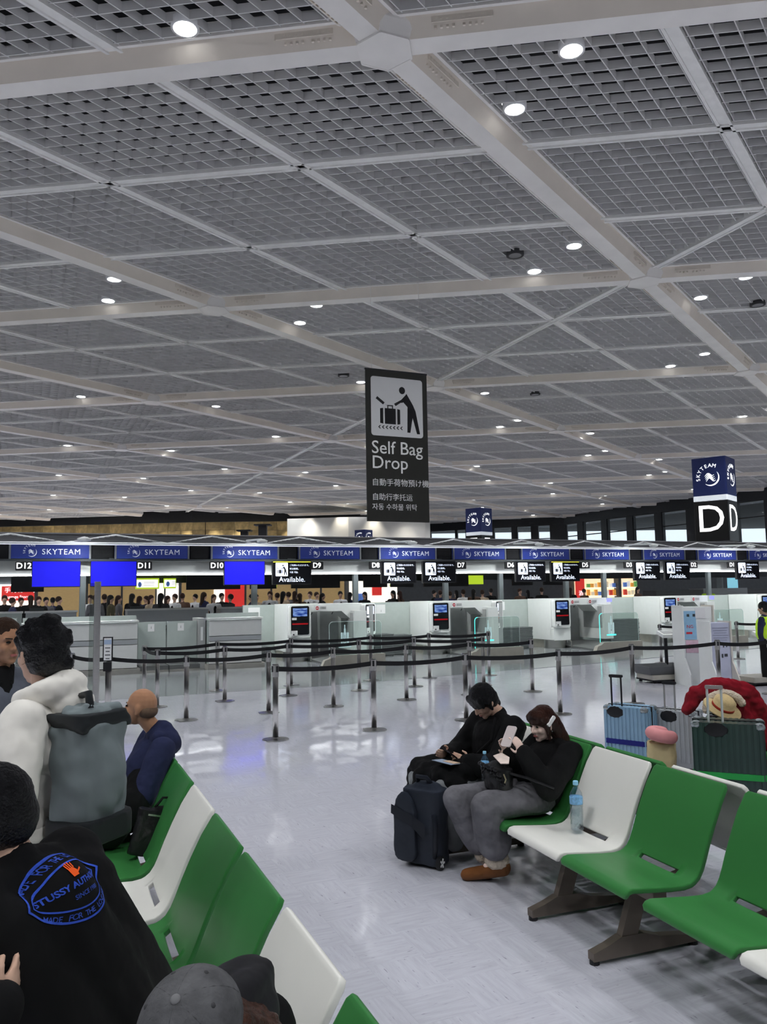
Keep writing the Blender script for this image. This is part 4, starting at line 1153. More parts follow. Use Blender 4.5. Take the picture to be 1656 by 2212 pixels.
def info_stand(x, y, rz, h, w, lab, front):
    s = thing('information_stand', lab, 'stand', (x, y, 0), rz)
    MB().rbox((0, .18, h/2), (w, .42, h), .03).obj('body', front, s)
    for sx in (-1, 1): MB().prism([(-.26, 0), (.40, 0), (.40, h + .03), (-.06, h + .03), (-.06, .52), (-.26, .22)], -.012, .012, Matrix.Translation((sx * w/2, 0, 0)) @ Matrix.Rotation(pi/2, 4, 'Z') @ Matrix.Rotation(pi/2, 4, 'X')).obj('side_panel', mach_white if sx < 0 else cream, s)
    return s
s = info_stand(6.08, 15.75, radians(6), 1.50, .62, 'taller white information stand with blue and pink notices', mach_white)
f = MB().box((-.17, -.035, 1.15), (.26, .006, .55)).obj('blue_notice', pale_blue, s)
text('NG', .09, no_red, f, (-.17, -.04, 1.12), (RX, 0, 0))
for k, (x, z) in enumerate(((-.20, 1.34), (-.08, 1.34))): MB().box((x, -.04, z), (.05, .003, .05)).obj('symbol', dark_m, f)
MB().box((-.19, -.04, 1.0), (.12, .003, .04)).obj('symbol', no_red, f)
MB().box((.05, -.040, 1.38), (.2, .006, .2)).obj('white_notice', print_white, s)
f = MB().box((-.13, -.035, .74), (.28, .006, .24)).obj('pink_notice', pale_pink, s); MB().box((-.20, -.04, .74), (.03, .003, .08)).obj('symbol', no_red, f)
MB().rbox((.27, .2, 1.3), (.02, .3, .3), .01, axis=0).obj('side_box', cream, s)
s = info_stand(6.17, 14.95, radians(6), 1.22, .40, 'shorter lilac-fronted information stand with printed instructions', lilac)
for k in range(6): MB().box((0, -.034, 1.13 - .045*k), (.30 - .03*(k % 3), .004, .010)).obj('text_line', mat('print_grey', (.3, .32, .42), .5), s)
MB().box((-.08, -.034, .84), (.10, .004, .035)).obj('label_bar', dark_m, s)
for k, (x, z, w, h) in enumerate(((.05, .80, .02, .06), (.11, .80, .015, .05), (-.06, .62, .03, .07), (.02, .62, .03, .07), (.09, .63, .06, .05), (-.05, .44, .02, .04), (-.05, .30, .015, .03))): MB().box((x, -.034, z), (w, .004, h)).obj('symbol', dark_m, s)
# ================================================================== BENCHES
seat_green = mat('seat_green', (.034, .165, .043), .38, var=.04, vscale=3)
seat_white = mat('seat_white', (.66, .65, .61), .42, var=.02, vscale=3)
leg_m = mat('leg_bronze', (.17, .14, .115), .38, metal=.5, var=.08)
PROF = [(.0, .372), (.004, .395), (.02, .412), (.05, .418), (.16, .408), (.28, .396), (.36, .392), (.405, .398), (.425, .407), (.448, .424), (.470, .456), (.49, .50), (.52, .575), (.56, .665), (.61, .765), (.66, .845), (.672, .862)]
def seat_mesh(name, m, w=.575, sgn=1):
    """x across (along the row), y = b (towards the back), z up"""
    xs = [-.5, -.478, -.44, -.34, -.27, -.26, -.1, .1, .26, .27, .34, .44, .478, .5]
    nx = len(xs); mb = MB(); vs = []
    for r_, (b, z) in enumerate(PROF):
        for x in xs:
            ins = 1.0
            if r_ == len(PROF) - 1: ins = .93
            elif r_ == len(PROF) - 2: ins = .985
            elif r_ == 0: ins = .955
            dish = -.008 * (1 - (2 * x) ** 2) if 3 < r_ < 13 else 0
            vs.append((x * w * ins, sgn * (b + dish * 0.5), z + dish))
    fs = []
    for r_ in range(len(PROF) - 1):
        for c in range(nx - 1):
            if r_ == 8 and 5 <= c <= 7: continue
            f = (r_*nx+c, r_*nx+c+1, (r_+1)*nx+c+1, (r_+1)*nx+c)
            fs.append(f if sgn > 0 else f[::-1])
    mb.add(vs, fs)
    return mb.mesh(name, m, True)
SEAT = {('g', 1): seat_mesh('seat', seat_green), ('w', 1): seat_mesh('seat', seat_white), ('g', -1): seat_mesh('seat', seat_green, sgn=-1), ('w', -1): seat_mesh('seat', seat_white, sgn=-1)}
def bench(label, P0, ds, seats, legs, pitch, sgn=1, boff=0.0):
    """P0 front-edge point (s=0), ds unit vector along the row; local x = s, y = b"""
    th = atan2(ds[1], ds[0])
    t = thing('airport_bench', label, 'bench', (P0[0], P0[1], 0), th, 'waiting benches')
    for s, c in seats:
        o = mk('seat', SEAT[(c, sgn)], t, (s, boff, 0)); o['label'] = 'green seat shell' if c == 'g' else 'off-white seat shell'
        md = o.modifiers.new('thickness', 'SOLIDIFY'); md.thickness = .026; md.offset = -1 if sgn > 0 else -1
        bv = o.modifiers.new('edge', 'BEVEL'); bv.width = .006; bv.segments = 2; bv.limit_method = 'ANGLE'; bv.angle_limit = radians(60)
    s0 = min(s for s, c in seats) - .25; s1 = max(s for s, c in seats) + .25
    MB().b2((s0, boff + sgn * .20, .315), (s1, boff + sgn * .28, .365)).obj('beam', leg_m, t)
    for s in legs:
        lg = MB()
        # slanted leg plate
        lg.prism([(.10, .10), (.20, .10), (.29, .34), (.19, .34)], -.022, .022, Matrix.Translation((s, boff, 0)) @ Matrix(((0,0,1,0),(sgn,0,0,0),(0,1,0,0),(0,0,0,1))))
        # long low foot
        lg.prism([(-.07, .02), (.60, .02), (.60, .055), (.34, .085), (.24, .115), (.10, .115), (.02, .085), (-.07, .06)], -.026, .026, Matrix.Translation((s, boff, 0)) @ Matrix(((0,0,1,0),(sgn,0,0,0),(0,1,0,0),(0,0,0,1))))
        # arm under the seat to the back
        lg.prism([(.08, .335), (.55, .335), (.60, .375), (.55, .395), (.44, .372), (.08, .365)], -.02, .02, Matrix.Translation((s, boff, 0)) @ Matrix(((0,0,1,0),(sgn,0,0,0),(0,1,0,0),(0,0,0,1))))
        L_ = lg.obj('leg', leg_m, t)
        for b in (-.05, .57): MB().lathe([(.026, 0), (.026, .022)], 10, Matrix.Translation((s, boff + sgn * b, 0))).obj('rubber_foot', black_m, L_)
    return t
RD = Vector((.351, -.936, 0)); RBv = Vector((.936, .351, 0)); R0 = Vector((.947, 4.648, 0))
def RB(s, b, z=0.0): return R0 + RD * s + RBv * b + Vector((0, 0, z))
P = .604
bench('bench on the right with the seated couple, its front seats white and green', R0, RD, [(-2.5*P, 'w'), (-1.5*P, 'g'), (-.5*P, 'w'), (.5*P, 'g')], [-.21 - 2*P, -.21, .385], P)
bench('bench at the right foot of the picture, green seat then white, cut by the frame', R0 + RD * .70, RD, [(.5*P, 'g'), (1.5*P, 'w'), (2.5*P, 'g')], [.95, 2.0], P)
bench('bench back to back with the couple’s bench, only its white top edge showing', R0 + RBv * 1.42, RD, [(-2.5*P + .03, 'g'), (-1.5*P + .03, 'g'), (-.5*P + .03, 'g'), (.5*P + .06, 'w')], [-.21 - 2*P, .385], P, sgn=-1)
bench('bench behind the front right bench, facing away', R0 + RBv * 1.42 + RD * .70, RD, [(.5*P, 'w'), (1.5*P, 'g')], [.95], P, sgn=-1)
bench('green bench at the right edge beside the dark green suitcase', (3.40, 7.05), RD, [(-.5*P, 'g'), (.5*P, 'w')], [-.4, .3], P)
LD = Vector((-.3836, .9235, 0)); LBv = Vector((.9235, .3836, 0)); L0 = Vector((-.741, 1.982, 0))
def LB(s, b, z=0.0): return L0 + LD * s + LBv * b + Vector((0, 0, z))
Q = .628
# local x must run so that y = b: use the opposite direction along the row
bench('long bench on the left in green and white, backs towards the aisle', L0, -LD, [(-(k + .5) * Q, c) for k, c in ((-2, 'w'), (-1, 'g'), (0, 'w'), (1, 'g'), (2, 'g'), (3, 'w'), (4, 'g'), (5, 'g'))], [.9, -.3, -1.5, -2.8], Q)
# ================================================================== PEOPLE
skin_a = mat('skin_light', (.56, .36, .27), .5, var=.05, vscale=30)
skin_b = mat('skin_tan', (.38, .20, .12), .45, var=.06, vscale=30)
skin_c = mat('skin_pale', (.76, .56, .49), .5, var=.04, vscale=30)
hair_k = mat('hair_black', (.008, .008, .009), .42, var=.4, vscale=60, bump=.5, bscale=120)
hair_br = mat('hair_dark_brown', (.030, .013, .010), .38, var=.4, vscale=40, bump=.5, bscale=120, stretch=(1, 1, .25))
cloth_k = mat('cloth_black', (.008, .008, .0085), .85, var=.2, bump=.35, bscale=14)
cloth_w = mat('cloth_hoodie_white', (.74, .71, .66), .9, var=.03, bump=.9, bscale=8)
cloth_n = mat('cloth_navy', (.022, .026, .062), .85, var=.1, bump=.9, bscale=10)
cloth_g = mat('cloth_grey_shirt', (.11, .12, .15), .85, var=.08, bump=.3, bscale=14)
denim_g = mat('denim_grey', (.125, .122, .135), .85, var=.30, vscale=7, bump=1.0, bscale=13)
denim_l = mat('denim_pale_grey', (.20, .21, .22), .85, var=.2, vscale=9, bump=.9, bscale=13)
eye_m = mat('eye_dark', (.012, .010, .010), .2, var=0)
lip_m = mat('lips', (.42, .14, .13), .45, var=.05)
def V3(*a): return Vector(a)
def frame(f, u):
    f = Vector(f).normalized(); s = Vector(u).cross(f).normalized(); u2 = f.cross(s).normalized()
    return f, s, u2
def RM(f, s, u): return Matrix((f, s, u)).transposed()       # columns: x=f y=s(left) z=u
def wp(o, parent):
    o.parent = parent
    o.matrix_parent_inverse = (Matrix.Translation(parent.location) @ parent.rotation_euler.to_matrix().to_4x4()).inverted()
    return o
def head_shape(mb, c, f, s, u, k=1.0):
    R_ = RM(f, s, u)
    def at(x, y, z): return c + (f * x + s * y + u * z) * k
    mb.ball(at(-.008, 0, .022), (.096*k, .076*k, .098*k), R_, 18, 10)
    mb.ball(at(.030, 0, -.020), (.062*k, .064*k, .085*k), R_, 16, 10)
    mb.ball(at(.036, 0, -.068), (.050*k, .052*k, .042*k), R_)
    mb.ball(at(.068, 0, -.092), (.022*k, .026*k, .020*k), R_)
    mb.cone(at(.086, 0, .018), .009*k, at(.108, 0, -.022), .0125*k, 8)
    for q in (-1, 1):
        mb.ball(at(.094, q*.013, -.026), (.011*k,)*3, R_, 8, 6)
        mb.ball(at(.062, q*.036, -.022), (.026*k, .024*k, .028*k), R_)
        mb.ball(at(.071, q*.03, .030), (.014*k, .026*k, .009*k), R_, 8, 6)
        mb.ball(at(-.008, q*.078, -.006), (.021*k, .010*k, .033*k), R_, 10, 6)
        mb.ball(at(.000, q*.080, -.030), (.010*k, .008*k, .012*k), R_, 8, 6)
    mb.ball(at(.086, 0, -.052), (.012*k, .024*k, .008*k), R_, 8, 6); mb.ball(at(.084, 0, -.064), (.012*k, .020*k, .008*k), R_, 8, 6)
    return at
def face_parts(par, c, f, s, u, k=1.0, brow=hair_k):
    R_ = RM(f, s, u)
    def at(x, y, z): return c + (f * x + s * y + u * z) * k
    for q in (-1, 1):
        wp(MB().ball(at(.084, q*.031, .012), (.006*k, .0145*k, .0065*k), R_, 10, 6).obj('eye', eye_m, None, True), par)
        wp(MB().cone(at(.092, q*.016, .031), .0035*k, at(.081, q*.047, .034), .003*k, 6, 2).obj('eyebrow', brow, None, True), par)
    wp(MB().ball(at(.0925, 0, -.058), (.008*k, .021*k, .009*k), R_, 10, 6).obj('lips', lip_m, None, True), par)
def hand(mb, w, d, n, side, curl=.9, k=1.0, thumb=.6):
    """w wrist, d direction of the fingers, n palm normal (curl towards n), side: vector to the thumb"""
    d = Vector(d).normalized(); n = (Vector(n) - d * Vector(n).dot(d)).normalized(); t = (Vector(side) - d * Vector(side).dot(d) - n * Vector(side).dot(n)).normalized()
    R_ = Matrix((d, t, n)).transposed()
    mb.ball(w + d * .045*k, (.050*k, .038*k, .017*k), R_, 12, 8)
    mb.cone(w - d*.02, .024*k, w + d * .03*k, .024*k, 10)
    for i, (off, ln) in enumerate(((.026, .072), (.009, .080), (-.009, .075), (-.026, .060))):
        p = w + d * .082*k + t * off*k; a = curl * (.55 + .1 * i); dd = d
        for q, fr in enumerate((.45, .32, .23)):
            ang = a * (.6 + .5 * q); dd2 = (d * cos(ang) + n * sin(ang)); e = p + dd2 * ln * fr * k
            mb.cone(p, (.0088 - .001*q)*k, e, (.0082 - .001*q)*k, 8, 3); p = e
    p = w + d * .03*k + t * .032*k; e = p + (t * .7 + d * .6 + n * .3 * thumb).normalized() * .034*k; mb.cone(p, .0115*k, e, .0095*k, 8, 3)
    mb.cone(e, .0095*k, e + (d * .8 + n * .6 * thumb + t * .1).normalized() * .030*k, .008*k, 8, 3)
def limb(mb, pts, rs):
    for i in range(len(pts) - 1): mb.cone(pts[i], rs[i], pts[i+1], rs[i+1], 14, 4)
def torso_shape(mb, neck, sl, sr, hip, k=1.0, fat=1.0, hem=None):
    """chest, belly, hips as overlapping ellipsoids along the spine"""
    up = (neck - hip); L = up.length; up.normalize(); s = (sl - sr).normalized(); f = s.cross(up).normalized(); s = up.cross(f).normalized()
    R_ = RM(f, s, up); w = (sl - sr).length / 2
    mid = (sl + sr) / 2
    mb.ball(mid - up * .10, (.125*k*fat, w * .98, .16*k), R_, 18, 10)
    mb.ball(hip + up * L * .45, (.125*k*fat, w * .80 * fat, .20*k), R_, 18, 10)
    mb.ball(hip + up * .04, (.125*k*fat, w * .86 * fat, .15*k), R_, 18, 10)
    mb.cone(sl, .062*k, sr, .062*k, 14)
    mb.cone(mid - up*.05, .10*k, neck, .058*k, 14)
    mb.cone(sl, .06*k, neck - up * .01, .05*k, 12); mb.cone(sr, .06*k, neck - up * .01, .05*k, 12)
    return f, s, up
def clothed(par, J, top, pants, skin, k=1.0, sleeve=1.0, hem=1.0, voxel=.011, hands=True, pant_r=(.098, .082, .075), top_r=(.066, .056, .046), fat=1.0, shoes=None, topname='top', disp=.012, extra=()):
    """full figure: body (one skin), top and trousers over it"""
    f, s, u = frame(J['hf'], J.get('hu', (0, 0, 1)))
    b = MB(); at = head_shape(b, J['head'], f, s, u, k)
    b.cone(J['head'] - u * .05 - f * .012, .050*k, J['neck'], .054*k, 14)
    b.cone(J['neck'] - V3(0, 0, .03), .048, J['hip'], .09, 14)
    for q in 'lr':
        limb(b, [J['s'+q] - V3(0, 0, .02), J['e'+q], J['w'+q]], [.036*k, .036*k, .026*k])
        b.cone(J['neck'] - V3(0, 0, .05), .04, J['s'+q] - V3(0, 0, .02), .035)
        limb(b, [J['h'+q], J['k'+q], J['a'+q]], [.07*k, .05*k, .04*k])
        b.cone(J['hip'], .08, J['h'+q], .07)
        if 't'+q in J: b.cone(J['a'+q] - V3(0, 0, .04), .03, J['a'+q].lerp(J['t'+q] + V3(0, 0, .05), .6), .022)
    if hands:
        for q in 'lr':
            if 'hd'+q in J: hand(b, J['w'+q], *J['hd'+q], k=k)
    wp(blob('body', b, skin, None, .0062 if hands else .008, 2), par)
    t = MB(); torso_shape(t, J['neck'], J['sl'], J['sr'], J['hip'], k, fat)
    for q in 'lr':
        w_ = J['e'+q].lerp(J['w'+q], sleeve)
        limb(t, [J['s'+q], J['e'+q], w_], [r * k for r in top_r])
    for a_, r0_, b_, r1_ in extra: t.cone(a_, r0_, b_, r1_, 16)
    wp(blob(topname, t, top, None, voxel, 4, disp, .09), par)
    p = MB(); p.ball(J['hip'] + V3(0, 0, .0), (.15*k*fat, .16*k*fat, .12*k))
    for q in 'lr':
        p.cone(J['hip'].lerp(J['h'+q], .7), .11*k, J['h'+q], .105*k)
        limb(p, [J['h'+q], J['k'+q], J['k'+q].lerp(J['a'+q], hem)], [r * k for r in pant_r])
    wp(blob('trousers', p, pants, None, voxel, 3, disp * 1.1, .13), par)
    if shoes:
        for q in 'lr':
            sh = MB(); sh.cone(J['a'+q] - V3(0, 0, .035), .046, J['t'+q] + V3(0, 0, .035), .040); sh.ball(J['a'+q] - V3(0, 0, .03), (.05, .05, .05))
            wp(blob('shoe', sh, shoes, None, .010, 3), par)
    return f, s, u, at
def cap_hair(mb, at, R_, k=1.0, back=.0, fringe=0.0, thick=1.0):
    mb.ball(at(-.016 - back, 0, .040), (.103*k*thick, .087*k*thick, .098*k*thick), R_, 20, 12)
    mb.ball(at(-.040 - back, 0, -.005), (.080*k*thick, .084*k*thick, .088*k*thick), R_, 18, 10)

# ---- young man with the phone
p = thing('person', 'young man in a black sweatshirt bent over his phone, hair over his eyes', 'person', RB(-1.52, .3, 0))
J = dict(head=RB(-1.525, .35, 1.055), hf=(-.66, -.34, -.66), hu=(-.45, -.25, .85), neck=RB(-1.50, .47, .955), sl=RB(-1.295, .47, .875), sr=RB(-1.735, .43, .875), el=RB(-1.23, .30, .62), er=RB(-1.80, .26, .63),
         wl=RB(-1.375, .135, .645), wr=RB(-1.63, .085, .665), hip=RB(-1.52, .40, .53), hl=RB(-1.42, .36, .52), hr=RB(-1.62, .36, .52), kl=RB(-1.385, -.06, .475), kr=RB(-1.74, -.10, .49), al=RB(-1.38, .0, .12), ar=RB(-1.66, -.02, .12), tl=RB(-1.38, -.17, 0), tr=RB(-1.68, -.18, 0))
J['hdl'] = ((-.55, .75, .15), (-.6, -.55, .3), (-.1, .1, 1)); J['hdr'] = ((-.35, -.80, .15), (-.75, .35, .3), (-.1, -.1, 1))
f, s, u, at = clothed(p, J, cloth_k, denim_l, skin_a, shoes=black_m, topname='sweatshirt', pant_r=(.10, .092, .088), top_r=(.095, .098, .070), fat=1.25, disp=.025)
R_ = RM(f, s, u); h = MB(); cap_hair(h, at, R_, thick=1.05)
for q in range(-4, 5): h.cone(at(.055, q*.019, .075), .026, at(.088 - abs(q)*.006, q*.020, .012 + .008*(q % 2)), .013, 8, 3)
for q in (-1, 1): h.cone(at(.01, q*.082, .04), .028, at(.02, q*.088, -.045), .014, 8, 3)
h.cone(at(-.06, 0, -.03), .06, at(-.07, 0, -.09), .04, 10)
wp(blob('hair', h, hair_k, None, .008, 3, .010, .03), p)
face_parts(p, J['head'], f, s, u)
wp(MB().tube([RB(-1.36, .36, .955), RB(-1.33, .30, .80), RB(-1.40, .22, .70)], .012, 6).obj('bag_strap', cloth_k, None), p)
ph = wp(MB().rbox((0, 0, 0), (.155, .075, .010), .012).obj('phone', scr_black, None), p)
bpy.data.objects.remove(ph)
o = MB().rbox((0, 0, 0), (.155, .075, .010), .012).obj('phone', scr_black); o.location = RB(-1.50, .045, .70); o.rotation_euler = Euler((radians(38), radians(-6), atan2(RD.y, RD.x) + pi), 'XYZ')
tag(o, 'dark phone held in both hands by the young man', 'phone')
MB().b2((-.07, -.033, .0052), (.07, .033, .0056)).obj('display', mat('phone_red', (.05, .005, .005), .15, emit=(.25, .02, .02), es=.3), o)

# ---- woman with the phone
p = thing('person', 'woman with long dark red-brown hair and a white hair clip, holding up a pale phone', 'person', RB(-.9, .3, 0))
J = dict(head=RB(-.915, .485, .965), hf=(-.80, -.50, -.26), hu=(-.20, -.1, 1), neck=RB(-.90, .565, .865), sl=RB(-.715, .57, .795), sr=RB(-1.075, .54, .80), el=RB(-.66, .36, .60), er=RB(-1.11, .36, .61),
         wl=RB(-.735, .225, .815), wr=RB(-.885, .20, .80), hip=RB(-.90, .42, .52), hl=RB(-.80, .38, .505), hr=RB(-1.0, .38, .505), kl=RB(-.755, -.06, .505), kr=RB(-1.03, -.13, .49), al=RB(-.83, .055, .17), ar=RB(-.985, .06, .16), tl=RB(-.87, -.055, 0), tr=RB(-.95, .0, 0))
J['hdl'] = ((-.42, .02, .85), (-.5, .8, .1), (-.5, -.2, .2)); J['hdr'] = ((-.50, -.25, .80), (.2, -.9, .2), (-.8, .2, .1))
f, s, u, at = clothed(p, J, cloth_k, denim_g, skin_c, k=.93, topname='sweater', pant_r=(.112, .104, .128), top_r=(.092, .092, .066), fat=1.3, disp=.02, hem=.74)
R_ = RM(f, s, u); h = MB(); cap_hair(h, at, R_, .93, thick=1.02); h.ball(at(.034, 0, .080), (.056, .072, .046), R_, 16, 10)
for q in range(-4, 5): h.cone(at(.060, q*.017, .075), .018, at(.092 - abs(q)*.0075, q*.019, .036), .009, 8, 3)
for q in (-1, 1):
    h.cone(at(.02, q*.080, .04), .026, at(.040, q*.083, -.10), .010, 8, 3)
h.cone(at(-.055, .03, .0), .070, at(-.085, .055, -.14), .065, 12); h.cone(at(-.085, .055, -.14), .065, J['neck'] + V3(.09, -.03, -.17), .045, 12); h.cone(at(-.07, -.02, -.05), .07, J['neck'] + V3(.09, .05, -.10), .05, 12)
wp(blob('hair', h, hair_br, None, .008, 3, .008, .03), p)
face_parts(p, J['head'], f, s, u, .93, hair_br)
cl = MB().rbox((0, 0, 0), (.085, .014, .024), .006, axis=1).obj('hair_clip', print_white)
cl.matrix_world = Matrix.Translation(at(.000, .106, .034)) @ R_.to_4x4() @ Matrix.Rotation(radians(28), 4, 'Y'); mw = cl.matrix_world.copy(); cl.parent = p; cl.matrix_parent_inverse = Matrix.Translation(p.location).inverted(); cl.matrix_basis = mw
wp(MB().ball(at(.0, .088, -.045), (.006, .004, .006)).obj('earring', steel, None, True), p)
boot_m = mat('boot_suede', (.155, .060, .020), .8, var=.12, bump=.3, bscale=30); fur_m = mat('boot_fur', (.62, .53, .43), .95, var=.08, bump=.8, bscale=60)
for q, (heel, toe) in (('l', (RB(-.80, .085, .085), RB(-.93, -.12, .035))), ('r', (RB(-.97, .16, .10), RB(-.90, .02, .035)))):
    sh = MB(); sh.cone(heel, .048, toe, .040); sh.cone(heel + V3(0, 0, .01), .05, J['a'+q] + V3(0, 0, -.02), .052); wp(blob('boot', sh, boot_m, None, .010, 3), p)
    fu = MB(); a = J['a'+q]; fu.ball(a + V3(0, 0, -.035), (.085, .085, .060)); wp(blob('fur_cuff', fu, fur_m, None, .010, 2, .012, .02), p)
o = MB().rbox((0, 0, 0), (.075, .010, .150), .012, axis=1).obj('phone', mat('phone_pale', (.62, .55, .55), .25, var=.05)); o.location = RB(-.80, .155, .925); o.rotation_euler = Euler((radians(-38), 0, atan2(-RBv.y, -RBv.x) + pi/2 + .45), 'XYZ')
tag(o, 'pale phone held up by the woman with the hair clip', 'phone'); MB().b2((-.033, -.0056, -.07), (.033, -.0052, .07)).obj('display', mat('phone_face', (.35, .30, .30), .15, emit=(.5, .45, .45), es=.3), o)

# ---- bald man on the left bench
p = thing('person', 'bald older man in a navy hooded jacket, seated on the left bench in profile', 'person', LB(3.45, .35, 0))
hc_ = LB(3.45, .49, 1.165)
J = dict(head=hc_, hf=(-.99, .10, .04), hu=(0, 0, 1), neck=LB(3.44, .585, 1.005), sl=LB(3.25, .60, .915), sr=LB(3.66, .58, .92), el=LB(3.16, .48, .66), er=LB(3.75, .46, .66), wl=LB(3.25, .22, .58), wr=LB(3.6, .2, .58),
         hip=LB(3.45, .46, .53), hl=LB(3.34, .40, .52), hr=LB(3.56, .40, .52), kl=LB(3.28, -.04, .53), kr=LB(3.66, -.04, .53), al=LB(3.28, -.02, .12), ar=LB(3.66, -.02, .12), tl=LB(3.28, -.2, 0), tr=LB(3.66, -.2, 0))
J['hdl'] = ((-.9, .3, -.3), (0, 0, -1), (0, 1, 0)); J['hdr'] = ((-.9, -.3, -.3), (0, 0, -1), (0, -1, 0))
f, s, u, at = clothed(p, J, cloth_n, cloth_k, skin_b, k=1.02, shoes=black_m, topname='jacket', fat=1.1, top_r=(.085, .075, .058), pant_r=(.12, .10, .085))
face_parts(p, J['head'], f, s, u, 1.02, mat('brow_grey', (.08, .07, .06), .7))
h = MB(); h.cone(J['neck'] + V3(.03, 0, -.02), .095, J['neck'] + V3(.09, -.02, -.07), .085, 14); h.cone(J['neck'] + V3(.05, .09, -.03), .055, J['neck'] + V3(.05, -.10, -.03), .055, 12)
wp(blob('hood', h, cloth_n, None, .010, 3, .012, .06), p)
h = MB(); R_ = RM(f, s, u)
h.ball(at(-.045, 0, -.02), (.066, .0795, .050), R_, 16, 8)
wp(blob('stubble', h, mat('stubble_grey', (.13, .085, .06), .8, var=.15, vscale=60), None, .008, 2), p)
# black coat over his lap
h = MB()
for a, b, r0, r1 in ((LB(3.28, .42, .58), LB(3.25, -.08, .56), .14, .12), (LB(3.62, .42, .58), LB(3.66, -.08, .56), .13, .12), (LB(3.25, -.08, .54), LB(3.22, -.12, .20), .11, .09), (LB(3.13, .38, .62), LB(3.1, .28, .48), .10, .09), (LB(3.3, .5, .70), LB(3.12, .42, .60), .12, .1)): h.cone(a, r0, b, r1)
o = blob('coat', h, cloth_k, None, .014, 4, .03, .10); tag(o, 'black coat lying over the lap of the bald man', 'coat')

# ---- man in the white hoodie with the backpack
WX = V3(-1.325, 3.22, 0)
p = thing('person', 'standing man in a white hoodie with curly black hair, seen from behind', 'person', (-1.42, 3.22, 0))
Fw = V3(cos(radians(177)), sin(radians(177)), 0); Lw = V3(-Fw.y, Fw.x, 0)
def WP(ff, ll, z): return WX + Fw * ff + Lw * ll + V3(0, 0, z)
J = dict(head=WP(.045, .0, 1.675), hf=(-.80, .58, -.10), hu=(0, 0, 1), neck=WP(.02, 0, 1.53), sl=WP(.01, .205, 1.435), sr=WP(.0, -.205, 1.435), el=WP(-.02, .30, 1.215), er=WP(0, -.29, 1.20), wl=WP(.19, .25, 1.135), wr=WP(.22, -.2, 1.13),
         hip=WP(.09, 0, .98), hl=WP(.11, .10, .95), hr=WP(.11, -.10, .95), kl=WP(.14, .10, .52), kr=WP(.14, -.11, .52), al=WP(.12, .10, .12), ar=WP(.12, -.12, .12), tl=WP(.28, .11, 0), tr=WP(.28, -.12, 0))
J['hdl'] = ((-.9, .1, -.1), (0, 1, 0), (0, 0, 1)); J['hdr'] = ((-.9, -.1, -.1), (0, -1, 0), (0, 0, 1))
f, s, u, at = clothed(p, J, cloth_w, cloth_k, skin_a, k=1.02, shoes=print_white, topname='hoodie', fat=1.12, top_r=(.088, .080, .060), pant_r=(.10, .085, .075), disp=.02)
R_ = RM(f, s, u); h = MB(); cap_hair(h, at, R_, thick=1.06)
rnd = random.Random(3)
for q in range(46):
    a, b = rnd.uniform(0, 2*pi), rnd.uniform(-.15, 1.2)
    x, y, z = -.018 + .098*cos(a)*cos(b), .084*sin(a)*cos(b), .045 + .095*sin(b)
    if x > .06 and z < .05: continue
    h.ball(at(x, y, z), (.022, .022, .020), R_, 8, 6)
for q in range(7): h.ball(at(-.09 + .004*q, -.055 + .018*q, -.05), (.028, .024, .03), R_, 8, 6)
wp(blob('hair', h, hair_k, None, .007, 1, .012, .02), p)
h = MB()
for q in range(10):
    a = radians(-120 + 240 * q / 9); b = radians(-120 + 240 * min(q + 1, 9) / 9)
    C0 = J['neck'] + V3(0, 0, .005)
    pa = C0 + Fw * (-.085*cos(a)) * 1.05 + Lw * .110 * sin(a) + V3(0, 0, .028*cos(a) - .015); pb = C0 + Fw * (-.085*cos(b)) * 1.05 + Lw * .110 * sin(b) + V3(0, 0, .028*cos(b) - .015)
    h.cone(pa, .052 + .012*cos(a), pb, .052 + .012*cos(b), 10)
h.ball(J['neck'] + Fw * -.10 + V3(0, 0, -.055), (.085, .11, .075)); h.cone(J['neck'] + Fw * -.06 + V3(0, 0, .03), .065, J['neck'] + Fw*-.12 + V3(0, 0, -.09), .055)
wp(blob('hood', h, cloth_w, None, .010, 2, .02, .07), p)
h = MB(); torso = [WP(.06, 0, .99), WP(.05, 0, 1.08)]
h.ball(WP(.08, 0, 1.0), (.175, .20, .07)); wp(blob('hem', h, cloth_w, None, .012, 3), p)
# backpack (worn)
bp_m = mat('pack_grey', (.17, .20, .21), .55, var=.10, vscale=5, bump=.25, bscale=9)
bp = thing('backpack', 'large grey roll-top backpack worn by the man in the white hoodie', 'backpack', WP(-.085, .02, 1.00), radians(157))
bp.scale = (.84, .84, .84)
h = MB(); h.rbox((-.125, 0, .25), (.235, .31, .50), .07); h.ball((-.13, 0, .26), (.155, .165, .27))
h.cone((-.05, -.11, .46), .05, (-.05, .11, .46), .05); blob('pack_body', h, bp_m, bp, .011, 3, .045, .16)
h = MB(); h.rbox((-.12, 0, .515), (.23, .31, .06), .06); h.cone((-.22, -.13, .50), .022, (-.22, .13, .50), .022); h.cone((-.02, -.14, .53), .02, (-.22, -.14, .48), .02); h.cone((-.02, .14, .53), .02, (-.22, .14, .48), .02)
blob('roll_top', h, mat('pack_trim_black', (.018, .02, .022), .5, var=.1), bp, .010, 2)
h = MB(); h.ball((-.11, .0, .535), (.105, .13, .045)); h.cone((-.05, -.10, .55), .028, (-.16, .05, .57), .022); h.cone((-.18, -.10, .55), .026, (-.08, .09, .55), .030)
blob('top_flap', h, bp_m, bp, .009, 2, .02, .05)
h = MB(); h.tube([(-.05, -.03, .54), (-.06, .0, .61), (-.13, .02, .625), (-.17, .05, .56)], .018, 8); h.obj('haul_loop', MATS['pack_trim_black'], bp, True)
